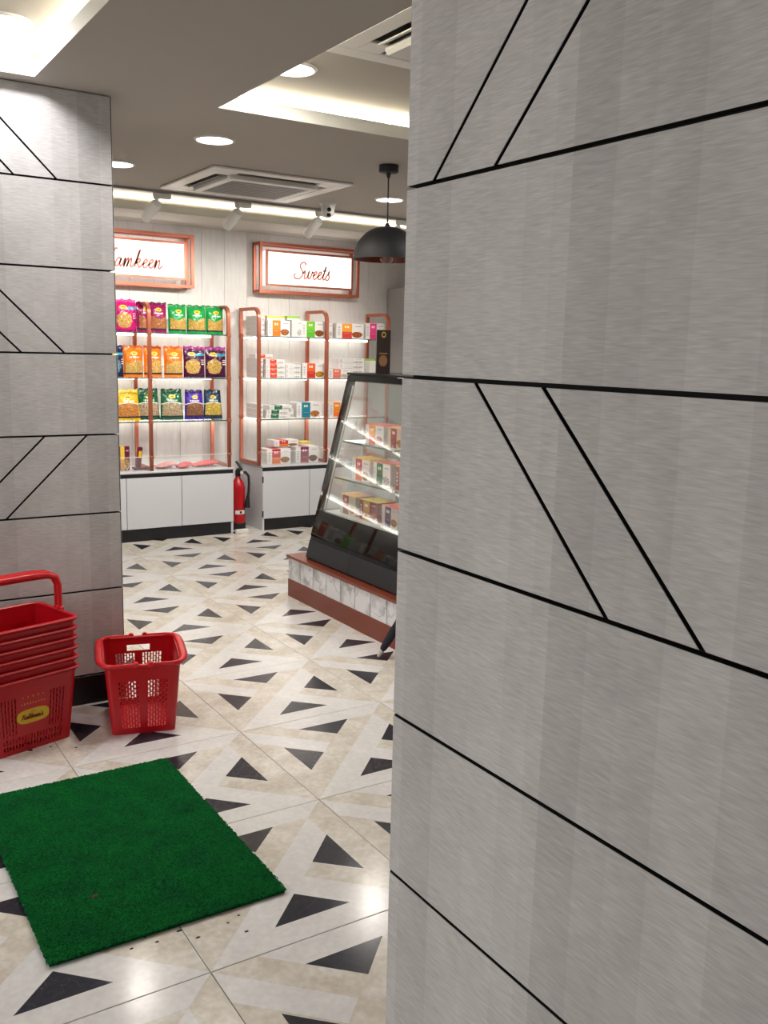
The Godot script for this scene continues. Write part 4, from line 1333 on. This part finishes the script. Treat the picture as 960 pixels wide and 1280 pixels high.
	var kinds := ["tan red", "sage", "wine", "crimson", "violet", "deep green", "amber", "wine"]
	var lab := {"crimson": "crimson", "tan red": "dark red", "wine": "wine-red", "sage": "sage green", "deep green": "dark green", "amber": "amber", "violet": "dark violet"}
	var lev := [0.271, 0.460, 0.660]
	for s in 3:
		var z := 0.12 + 0.05 * s
		var k := 0
		while z < 1.45:
			var kd: String = kinds[(s * 3 + k * 2 + (k / 3)) % 8]
			var m := carton_mesh(0.17, 0.105 if s != 1 else 0.12, 0.12, M["carton " + kd])
			var x: float = fx.call(lev[s]) + 0.075 + 0.06
			var bx := put("sweets_box", m, self, o + Vector3(x, lev[s] + 0.0005, z + 0.09))
			bx.rotation.y = -PI * 0.5 + 0.06 * sin(k * 2.3 + s)
			var ld := MB.new()
			ld.box(Vector3(0, (0.105 if s != 1 else 0.12) + 0.0016, 0), Vector3(0.1705, 0.003, 0.1205), 0.0008)
			part("lid", ld, M[["lid peach", "lid yellow", "lid rose"][(k + s) % 3]], bx)
			tag(bx, "%s-block sweets box, number %s from the far end on the case's %s shelf" % [lab[kd], ["one", "two", "three", "four", "five", "six", "seven", "eight"][k], ["bottom", "middle", "top"][s]], "box", "boxes inside the display case")
			z += 0.215
			k += 1
			n2 += 1

# ------------------------------------------------------------------ shopping baskets
const BH := 0.27          # height
const BX0 := 0.1135       # half width at the base
const BZ0 := 0.150
const BX1 := 0.1345       # half width at the rim
const BZ1 := 0.171

func basket_wall(b: MB, c0: Vector3, c1: Vector3, t0: Vector3, t1: Vector3, holes: Array) -> void:
	# a panel with rectangular holes [u0, u1, v0, v1]; corners given bottom left, bottom right, top left, top right
	var us := [0.0, 1.0]
	for h in holes:
		for q in [h[0], h[1]]:
			if not us.has(q): us.append(q)
	us.sort()
	var nn := (c1 - c0).cross(t0 - c0).normalized()
	var th := 0.0026
	var P := func(u: float, v: float, d: float) -> Vector3: return c0.lerp(c1, u).lerp(t0.lerp(t1, u), v) - nn * d
	for i in us.size() - 1:
		var u0: float = us[i]
		var u1: float = us[i + 1]
		if u1 - u0 < 0.0005: continue
		var um := (u0 + u1) * 0.5
		var cuts := []
		for h in holes:
			if um > h[0] and um < h[1]: cuts.append([h[2], h[3]])
		cuts.sort_custom(func(p, q): return p[0] < q[0])
		var v := 0.0
		var spans := []
		for q in cuts:
			if q[0] > v: spans.append([v, q[0]])
			v = q[1]
		if v < 1.0: spans.append([v, 1.0])
		for s in spans:
			b.quad(P.call(u0, s[0], 0.0), P.call(u1, s[0], 0.0), P.call(u1, s[1], 0.0), P.call(u0, s[1], 0.0), nn)
			b.quad(P.call(u0, s[0], th), P.call(u1, s[0], th), P.call(u1, s[1], th), P.call(u0, s[1], th), -nn)
			if cuts.size():
				var vv := (t0 - c0).normalized()
				if s[0] > 0.0: b.quad(P.call(u0, s[0], 0.0), P.call(u1, s[0], 0.0), P.call(u1, s[0], th), P.call(u0, s[0], th), -vv)
				if s[1] < 1.0: b.quad(P.call(u0, s[1], 0.0), P.call(u1, s[1], 0.0), P.call(u1, s[1], th), P.call(u0, s[1], th), vv)
	var uu := (c1 - c0).normalized()
	for h in holes:
		b.quad(P.call(h[0], h[2], 0.0), P.call(h[0], h[3], 0.0), P.call(h[0], h[3], th), P.call(h[0], h[2], th), uu)
		b.quad(P.call(h[1], h[2], 0.0), P.call(h[1], h[3], 0.0), P.call(h[1], h[3], th), P.call(h[1], h[2], th), -uu)

func slots(u0: float, u1: float, v0: float, v1: float, n: int, rows: int, fill := 0.62) -> Array:
	var out := []
	var du := (u1 - u0) / n
	var dv := (v1 - v0) / rows
	for i in n:
		for j in rows + (i % 2):
			var a := v0 + (j - 0.5 * (i % 2)) * dv + dv * 0.09
			var e := a + dv * 0.82
			a = maxf(a, v0); e = minf(e, v1)
			if e - a < dv * 0.2: continue
			out.append([u0 + i * du + du * (1.0 - fill) * 0.5, u0 + i * du + du * (1.0 + fill) * 0.5, a, e])
	return out

var basket_cache := []
func basket_parts() -> Array:
	if basket_cache.size(): return basket_cache
	var b := MB.new()
	var rc := 0.022
	var short := slots(0.08, 0.44, 0.09, 0.80, 7, 10, 0.58) + slots(0.56, 0.92, 0.09, 0.80, 7, 10, 0.58)
	var label_slot := [[0.30, 0.70, 0.835, 0.925]]
	var long := slots(0.08, 0.29, 0.27, 0.80, 5, 7, 0.45) + slots(0.71, 0.92, 0.27, 0.80, 5, 7, 0.45) + slots(0.08, 0.92, 0.155, 0.225, 20, 1, 0.5) + slots(0.08, 0.92, 0.07, 0.13, 20, 1, 0.5)
	var top := 0.955
	var at := func(x: float, z: float, v: float) -> Vector3: return Vector3(x * lerpf(BX0, BX1, v), v * BH, z * lerpf(BZ0, BZ1, v))
	# walls between the rounded corners
	var cx := func(v: float) -> float: return lerpf(BX0, BX1, v) - rc
	var cz := func(v: float) -> float: return lerpf(BZ0, BZ1, v) - rc
	var w := func(x: float, z: float, v: float) -> Vector3: return Vector3(x, v * BH, z)
	basket_wall(b, w.call(-cx.call(0.0), BZ0, 0.0), w.call(cx.call(0.0), BZ0, 0.0), w.call(-cx.call(top), lerpf(BZ0, BZ1, top), top), w.call(cx.call(top), lerpf(BZ0, BZ1, top), top), short)
	basket_wall(b, w.call(cx.call(0.0), -BZ0, 0.0), w.call(-cx.call(0.0), -BZ0, 0.0), w.call(cx.call(top), -lerpf(BZ0, BZ1, top), top), w.call(-cx.call(top), -lerpf(BZ0, BZ1, top), top), short + label_slot)
	basket_wall(b, w.call(BX0, cz.call(0.0), 0.0), w.call(BX0, -cz.call(0.0), 0.0), w.call(lerpf(BX0, BX1, top), cz.call(top), top), w.call(lerpf(BX0, BX1, top), -cz.call(top), top), long)
	basket_wall(b, w.call(-BX0, -cz.call(0.0), 0.0), w.call(-BX0, cz.call(0.0), 0.0), w.call(-lerpf(BX0, BX1, top), -cz.call(top), top), w.call(-lerpf(BX0, BX1, top), cz.call(top), top), long)
	for sx in [-1, 1]:
		for sz in [-1, 1]:
			for k in 5:
				var pts := []
				for q in [k, k + 1]:
					var a: float = PI * 0.5 * q / 5.0
					for d in [0.0, 0.0026]:
						for v in [0.0, top]:
							pts.append(Vector3(sx * (cx.call(v) + (rc - d) * cos(a)), v * BH, sz * (cz.call(v) + (rc - d) * sin(a))))
				var am := PI * 0.5 * (k + 0.5) / 5.0
				var n := Vector3(sx * cos(am), 0, sz * sin(am))
				b.quad(pts[0], pts[4], pts[5], pts[1], n)
				b.quad(pts[2], pts[6], pts[7], pts[3], -n)
	b.box(Vector3(0, 0.003, 0), Vector3((BX0 - 0.002) * 2, 0.005, (BZ0 - 0.012) * 2), 0.001)
	# rim: a rolled lip standing out from the walls
	var rim := MB.new()
	var path := []
	for q in [[1, 1], [-1, 1], [-1, -1], [1, -1]]:
		for k in 6:
			var a0 := 0.0
			if q == [1, 1]: a0 = 0.0
			elif q == [-1, 1]: a0 = PI * 0.5
			elif q == [-1, -1]: a0 = PI
			else: a0 = PI * 1.5
			var a := a0 + PI * 0.5 * k / 5.0
			path.append(Vector3(q[0] * (BX1 - rc) + (rc + 0.002) * cos(a), BH - 0.008, q[1] * (BZ1 - rc) + (rc + 0.002) * sin(a)))
	rim.sweep(path, PackedVector2Array([Vector2(0.004, -0.006), Vector2(-0.001, -0.006), Vector2(-0.010, 0.002), Vector2(-0.011, 0.006), Vector2(-0.008, 0.009), Vector2(0.000, 0.010), Vector2(0.004, 0.006)]), Vector3.UP, true)
	basket_cache = [b.mesh(M["basket red"]), rim.mesh(M["basket red"])]
	return basket_cache

func basket(at: Vector3, turn: float, label: String, group := "") -> Node3D:
	var t := thing("shopping_basket", label, "basket", at, turn, group)
	var pp := basket_parts()
	put("basket_body", pp[0], t)
	put("rim", pp[1], t)
	return t

# one U-shaped handle from the near pivot round one long side to the far pivot; up = angle from lying flat
func handle(t: Node3D, side: float, up: float) -> void:
	var b := MB.new()
	var X := BX1 + 0.013
	var Z := BZ1 + 0.009
	var x0 := side * (0.026 if up == 0.0 else 0.0135)
	var flat := [[x0, -Z, 0.45], [side * (X - 0.045), -Z, 0.5], [side * (X - 0.015), -Z + 0.012, 0.7], [side * X, -Z + 0.045, 0.9], [side * (X + 0.003), -0.09, 1.0], [side * (X + 0.004), -0.05, 1.0], [side * (X + 0.004), 0.0, 1.0], [side * (X + 0.004), 0.05, 1.0], [side * (X + 0.003), 0.09, 1.0], [side * X, Z - 0.045, 0.9], [side * (X - 0.015), Z - 0.012, 0.7], [side * (X - 0.045), Z, 0.5], [x0, Z, 0.45]]
	var path := []
	var sc := []
	for q in flat:
		var r: float = absf(q[0] - x0)
		path.append(Vector3(x0 + side * r * cos(up), BH + 0.001 + r * sin(up), q[1]))
		sc.append(Vector2(q[2] * 1.0, 0.55 + 0.25 * q[2]))
	var prof := MB.circle(0.0155, 12, 0.009)
	var upv := Vector3(-side * sin(up), cos(up), 0)
	b.sweep(path, prof, upv, false, true, sc)
	var h := part("handle", b, M["basket red handle"], t)
	for z in [-1.0, 1.0]:
		b = MB.new()
		b.lathe([Vector2(0.0001, 0.010), Vector2(0.007, 0.0095), Vector2(0.0105, 0.006), Vector2(0.0105, -0.006), Vector2(0.0001, -0.006)], 16, Transform3D(Basis(Vector3.RIGHT, PI * 0.5 * z), Vector3(x0, BH + 0.002, z * (Z + 0.001))))
		part("pivot", b, M["basket red handle"], h)

func baskets() -> void:
	var s := basket(Vector3(1.062, 0.0005, -3.345), -0.28 + 0.02, "single red shopping basket with handles folded down, standing beside the grey column")
	handle(s, -1.0, 0.0); handle(s, 1.0, 0.0)
	var labels := ["lowest red shopping basket of the stack, with the yellow oval badge on its side", "second red shopping basket from the bottom of the stack", "third red shopping basket from the bottom of the stack", "fourth red shopping basket from the bottom of the stack", "second red shopping basket from the top of the stack", "topmost red shopping basket of the stack, its handle standing up"]
	for k in 6:
		var t := basket(STACK_AT + Vector3(0, 0.0005 + k * 0.036, 0), STACK_TURN, labels[k], "stack of red shopping baskets")
		if k == 0: badge(t)
		if k == 5:
			handle(t, -1.0, PI * 0.5); handle(t, 1.0, PI * 0.5)
		else:
			for z in [-1.0, 1.0]:
				var b := MB.new()
				b.lathe([Vector2(0.0001, 0.006), Vector2(0.006, 0.0055), Vector2(0.008, 0.003), Vector2(0.008, -0.004), Vector2(0.0001, -0.004)], 12, Transform3D(Basis(Vector3.RIGHT, PI * 0.5 * z), Vector3(0.026, BH - 0.010, z * (BZ1 + 0.011))))
				part("pivot", b, M["basket red handle"], t)

func badge(t: Node3D) -> void:
	# on the long side that faces -x of the basket (turned towards the room)
	var tilt := atan2(BX1 - BX0, BH)
	var n := Vector3(-cos(tilt), -sin(tilt), 0)
	var v := Vector3(-sin(tilt), cos(tilt), 0)
	var u := Vector3(0, 0, 1)
	var v0 := 0.128
	var o := Vector3(-lerpf(BX0, BX1, v0 / BH), v0, 0.0) + n * 0.0025
	var poly := PackedVector2Array()
	for k in 28:
		var a := TAU * k / 28.0
		var cx := cos(a)
		var sy := sin(a)
		poly.append(Vector2(0.060 * signf(cx) * pow(absf(cx), 0.55), 0.026 * signf(sy) * pow(absf(sy), 0.8)))
	var b := MB.new()
	b.slab(poly, o, u, v, n, 0.003, 0.0008)
	var p := part("badge", b, M["print yellow"], t, Vector3.ZERO, "yellow oval badge")
	var k2 := 0
	for lt in script_word("Haldiram's", 0.0092, 0.0008):
		var l := part("letter", lt, M["print dark red"], p)
		l.transform = Transform3D(Basis(u, v, n), o + n * 0.0012 - v * 0.0085 - u * 0.044)
		k2 += 1
	b = MB.new()
	b.slab(PackedVector2Array([Vector2(-0.012, 0.012), Vector2(0.012, 0.012), Vector2(0.008, 0.019), Vector2(0.0, 0.023), Vector2(-0.008, 0.019)]), o + n * 0.0012, u, v, n, 0.0014, 0.0003)
	part("crest", b, M["print faded yellow"], p)
	# two rows of small worn print above the badge
	rng.seed = 15
	b = MB.new()
	for q in [[0.172, 9, 0.042], [0.196, 5, 0.038]]:
		for k in q[1]:
			var uu: float = -q[2] + 2.0 * q[2] * k / (q[1] - 1.0)
			var y: float = q[0] + rng.randf_range(-0.001, 0.001)
			var h := rng.randf_range(0.004, 0.008)
			var oo := Vector3(-lerpf(BX0, BX1, y / BH), y, uu) + n * 0.0006
			b.slab(PackedVector2Array([Vector2(-0.0022, 0), Vector2(0.0022, 0), Vector2(0.0014, h), Vector2(-0.0016, h)]), oo, u, v, n, 0.0008, 0.0002)
	part("worn_print", b, M["print faded yellow"], t)

# ------------------------------------------------------------------ the rest
func door_mat() -> void:
	var x0 := 0.412
	var x1 := 1.012
	var z0 := -2.932
	var z1 := -2.014
	var t := thing("door_mat", "dark green looped plastic door mat lying on the patterned tiles", "mat", Vector3((x0 + x1) * 0.5, 0, (z0 + z1) * 0.5))
	var b := MB.new()
	b.box(Vector3(0, 0.005, 0), Vector3(x1 - x0 - 0.004, 0.009, z1 - z0 - 0.004), 0.002)
	part("backing", b, M["mat green"], t)
	# curled strands
	var st := MB.new()
	var arc := []
	for k in 7:
		var a := PI * k / 6.0
		arc.append(Vector3(0.0042 * cos(a), 0.0046 * sin(a), 0.0012 * sin(a * 2.0)))
	st.sweep(arc, MB.circle(0.0011, 4), Vector3(0, 0, 1), false, true)
	var mm := MultiMesh.new()
	mm.transform_format = MultiMesh.TRANSFORM_3D
	mm.use_colors = true
	mm.mesh = st.mesh(M["mat strand"])
	var n := 90000
	mm.instance_count = n
	rng.seed = 4
	var w := (x1 - x0) * 0.5
	var d := (z1 - z0) * 0.5
	var worn := FastNoiseLite.new()
	worn.seed = 8; worn.frequency = 4.0
	for k in n:
		var x := rng.randf_range(-w, w)
		var z := rng.randf_range(-d, d)
		var s := rng.randf_range(0.55, 1.05)
		var bs := Basis(Vector3.UP, rng.randf() * TAU) * Basis(Vector3.RIGHT, rng.randf_range(-0.9, 0.9))
		mm.set_instance_transform(k, Transform3D(bs.scaled(Vector3(s, s, s)), Vector3(x, 0.0085, z)))
		var g := rng.randf_range(0.65, 1.35)
		var wn := clampf(worn.get_noise_2d(x * 2.0, z * 2.0) + 0.5, 0.0, 1.0)
		mm.set_instance_color(k, Color(0.009 * g, (0.125 + 0.04 * wn) * g, 0.034 * g))
	var mi := MultiMeshInstance3D.new()
	mi.name = "strands"; mi.multimesh = mm
	t.add_child(mi)
	mi.set_meta("kind", "stuff")
	b = MB.new()
	b.lathe([Vector2(0.0001, 0.0165), Vector2(0.006, 0.016), Vector2(0.009, 0.0145), Vector2(0.01, 0.0115)], 9, Transform3D(Basis().scaled(Vector3(1.1, 1, 0.7)), Vector3(-0.137, 0, 0.245)))
	part("dirt_clump", b, M["dirt brown"], t)

func crumbs() -> void:
	var k := 0
	for q in [[0.716, -2.00, 0.006], [0.655, -1.985, 0.004], [0.745, -1.952, 0.005], [0.855, -1.915, 0.0045], [0.865, -1.985, 0.003], [0.595, -1.99, 0.004], [0.83, -1.97, 0.003], [0.70, -3.24, 0.004], [0.775, -3.19, 0.004]]:
		var b := MB.new()
		b.lathe([Vector2(0.0001, 0.0028), Vector2(q[2] * 0.6, 0.0022), Vector2(q[2], 0.0006), Vector2(q[2], 0.0002)], 7, Transform3D(Basis(Vector3.UP, k * 1.3).scaled(Vector3(1.3, 1, 0.7)), Vector3(q[0], 0, q[1])))
		tag(part("crumb", b, M["dirt brown"], self), "tiny dark crumb of dirt lying on the floor tiles by the mat or the baskets", "dirt", "crumbs on the floor")
		k += 1

func extinguisher() -> void:
	var t := thing("fire_extinguisher", "red fire extinguisher standing in the gap between the two white cabinets", "extinguisher", Vector3(2.925, 0.001, -6.70))
	var b := MB.new()
	b.lathe([Vector2(0.0001, 0.42), Vector2(0.018, 0.418), Vector2(0.022, 0.40), Vector2(0.034, 0.385), Vector2(0.050, 0.36), Vector2(0.056, 0.33), Vector2(0.056, 0.05), Vector2(0.0001, 0.05)], 32)
	part("cylinder", b, M["extinguisher red"], t)
	b = MB.new()
	b.lathe([Vector2(0.0001, 0.055), Vector2(0.0575, 0.055), Vector2(0.06, 0.05), Vector2(0.06, 0.004), Vector2(0.057, 0.0), Vector2(0.0001, 0.0)], 32)
	part("base_cup", b, M["rubber black"], t)
	b = MB.new()
	b.lathe([Vector2(0.0001, 0.47), Vector2(0.016, 0.468), Vector2(0.02, 0.45), Vector2(0.02, 0.42), Vector2(0.0001, 0.415)], 20)
	b.box(Vector3(0.0, 0.452, 0.03), Vector3(0.03, 0.02, 0.03), 0.004)
	part("valve", b, M["rubber black"], t)
	b = MB.new()
	b.box(Vector3(0, 0.505, 0), Vector3(0.02, 0.012, 0.11), 0.003, Transform3D(Basis(Vector3.RIGHT, 0.45), Vector3(0, 0.0, 0.02) - Basis(Vector3.RIGHT, 0.45) * Vector3(0, 0.505, 0) + Vector3(0, 0.505, 0)))
	b.box(Vector3(0, 0.475, 0.035), Vector3(0.018, 0.010, 0.09), 0.003)
	part("lever", b, M["rubber black"], t)
	b = MB.new()
	b.lathe([Vector2(0.0001, 0.008), Vector2(0.012, 0.007), Vector2(0.014, 0.0), Vector2(0.0001, 0.0)], 18, Transform3D(Basis(Vector3.RIGHT, PI * 0.5), Vector3(0.012, 0.45, 0.044)))
	part("gauge", b, M["paper white"], t)
	b = MB.new()
	b.tube([Vector3(0.018, 0.448, 0.02), Vector3(0.05, 0.45, 0.035), Vector3(0.07, 0.42, 0.045), Vector3(0.072, 0.36, 0.05), Vector3(0.066, 0.30, 0.055), Vector3(0.06, 0.26, 0.056)], 0.010, 10, Vector3(0, 0, 1))
	part("hose", b, M["rubber black"], t)
	b = MB.new()
	b.lathe([Vector2(0.0001, 0.02), Vector2(0.013, 0.02), Vector2(0.015, 0.0), Vector2(0.024, -0.07), Vector2(0.0235, -0.075), Vector2(0.0001, -0.07)], 18, Transform3D(Basis(Vector3(0, 0, 1), -0.08), Vector3(0.058, 0.25, 0.056)))
	part("nozzle", b, M["rubber black"], t)
	b = MB.new()
	for k in 6:
		var a0 := PI * 0.25 + PI * 0.5 * k / 6.0
		var a1 := PI * 0.25 + PI * 0.5 * (k + 1) / 6.0
		var r := 0.0568
		b.quad(Vector3(r * cos(a0), 0.125, r * sin(a0)), Vector3(r * cos(a1), 0.125, r * sin(a1)), Vector3(r * cos(a1), 0.155, r * sin(a1)), Vector3(r * cos(a0), 0.155, r * sin(a0)), Vector3(cos((a0 + a1) * 0.5), 0, sin((a0 + a1) * 0.5)))
	var lb := part("label_patch", b, M["paper white"], t)
	b = MB.new()
	b.box(Vector3(0, 0.14, 0.0572), Vector3(0.018, 0.018, 0.0015), 0.0004)
	part("dark_square", b, M["extinguisher dark"], lb)
	# the small pale block on the floor beside the cabinet's foot
	b = MB.new()
	b.box(Vector3(2.885, 0.0155, -6.535), Vector3(0.10, 0.030, 0.03), 0.003)
	tag(part("floor_block", b, M["paper white"], self), "small pale block on the floor in front of the fire extinguisher", "block")

func umbrella() -> void:
	# its tip rests on the tiles, its shaft leans towards the plinth, mostly hidden by the right wall
	var tip := UMB_TIP
	var top := UMB_TOP
	var t := thing("umbrella", "dark folded umbrella with a pale tip, leaning beside the right grey wall's edge", "umbrella", tip)
	var d := top - tip
	var L := d.length()
	var y := d / L
	var x := y.cross(Vector3(0, 0, 1)).normalized()
	var xf := Transform3D(Basis(x, y, x.cross(y)), Vector3.ZERO)
	var b := MB.new()
	b.lathe([Vector2(0.0001, 0.004), Vector2(0.008, 0.006), Vector2(0.0105, 0.02), Vector2(0.011, 0.046), Vector2(0.0001, 0.046)], 16, xf)
	part("tip", b, M["pale tip"], t)
	b = MB.new()
	var n := FastNoiseLite.new()
	n.frequency = 2.0
	var rings := []
	var seg := 20
	var hs := [0.046, 0.06, 0.10, 0.16, 0.24, 0.34, 0.42, 0.46]
	var rs := [0.012, 0.015, 0.018, 0.020, 0.021, 0.021, 0.018, 0.011]
	for k in hs.size():
		var ring := []
		for s in seg:
			var a := TAU * s / seg
			var r: float = rs[k] * (1.0 + 0.16 * sin(a * 4.0 + hs[k] * 9.0))
			ring.append(xf * Vector3(r * cos(a), hs[k], r * sin(a)))
		rings.append(ring)
	for k in hs.size() - 1:
		for s in seg:
			var q := (s + 1) % seg
			var a: Vector3 = rings[k][s]
			var c: Vector3 = rings[k + 1][q]
			var cen: Vector3 = xf * Vector3(0, (hs[k] + hs[k + 1]) * 0.5, 0)
			b.quad(a, rings[k][q], c, rings[k + 1][s], ((a + c) * 0.5 - cen).normalized())
	part("folded_cloth", b, M["navy cloth"], t)
	b = MB.new()
	b.lathe([Vector2(0.0001, 0.45), Vector2(0.006, 0.45), Vector2(0.006, L - 0.09), Vector2(0.013, L - 0.085), Vector2(0.014, L - 0.002), Vector2(0.0001, L)], 14, xf)
	part("handle", b, M["rubber black"], t)

func side_cupboard() -> void:
	var t := thing("tall_cupboard", "grey upright board beside the right copper rack, next to the right wall", "cupboard", Vector3(4.44, 0, -6.76))
	var b := MB.new()
	b.box(Vector3(0.11, 0.965, 0), Vector3(0.24, 1.93, 0.40), 0.003)
	part("body", b, M["grey board"], t)
	b = MB.new()
	b.box(Vector3(0.11, 0.99, 0.207), Vector3(0.232, 1.86, 0.012), 0.002)
	part("door", b, M["grey board"], t)
	b = MB.new()
	b.box(Vector3(0.11, 0.03, 0.202), Vector3(0.236, 0.05, 0.006), 0.001)
	part("kickboard", b, M["cabinet black"], t)

func _ready() -> void:
	# camera, solved from the vanishing points of the photograph
	var cam := Camera3D.new()
	cam.name = "camera"
	add_child(cam)
	cam.position = Vector3(0, 1.4, 0)
	cam.rotation_order = EULER_ORDER_YXZ
	cam.rotation_degrees = Vector3(-9.7249, -32.5822, 1.3429)
	cam.fov = 57.341
	cam.near = 0.05; cam.far = 60.0
	cam.current = true
	var we := WorldEnvironment.new()
	we.name = "environment"
	var env := Environment.new()
	env.background_mode = Environment.BG_COLOR
	env.background_color = srgb(226, 224, 221)
	env.background_energy_multiplier = 2.3
	env.tonemap_mode = Environment.TONE_MAPPER_LINEAR
	env.tonemap_exposure = 1.3
	env.sdfgi_enabled = true; env.ssao_enabled = true; env.ssil_enabled = true
	we.environment = env
	add_child(we)
	make_materials()
	build_floor()
	build_walls()
	build_ceiling()
	build_lamps()
	wall_unit(3.067, 3, [3.055, 3.64, 4.215], "white three-door cabinet with a black band, behind the display case", "copper rack with glass shelves of white sweets boxes under the Sweets sign")
	wall_unit(1.593, 3, [1.60, 2.205, 2.808], "white cabinet with a black band, right of the grey column", "copper rack with glass shelves of snack packets under the left sign")
	wall_unit(0.10, 3, [0.12, 0.72, 1.32], "white cabinet hidden behind the grey column, seen only as a reflection", "copper rack hidden behind the grey column, seen only as a reflection")
	side_cupboard()
	display_case()
	lit_sign(3.184, 4.061, "Sweets", 3.475, 0.060, "lit white sign reading Sweets in a copper frame above the right rack")
	lit_sign(1.75, 2.627, "Namkeen", 1.945, 0.060, "lit white sign reading Namkeen in a copper frame, cut off by the grey column")
	ceiling_fittings()
	door_mat()
	baskets()
	extinguisher()
	goods()
	mirrored_goods()
	umbrella()
	crumbs()
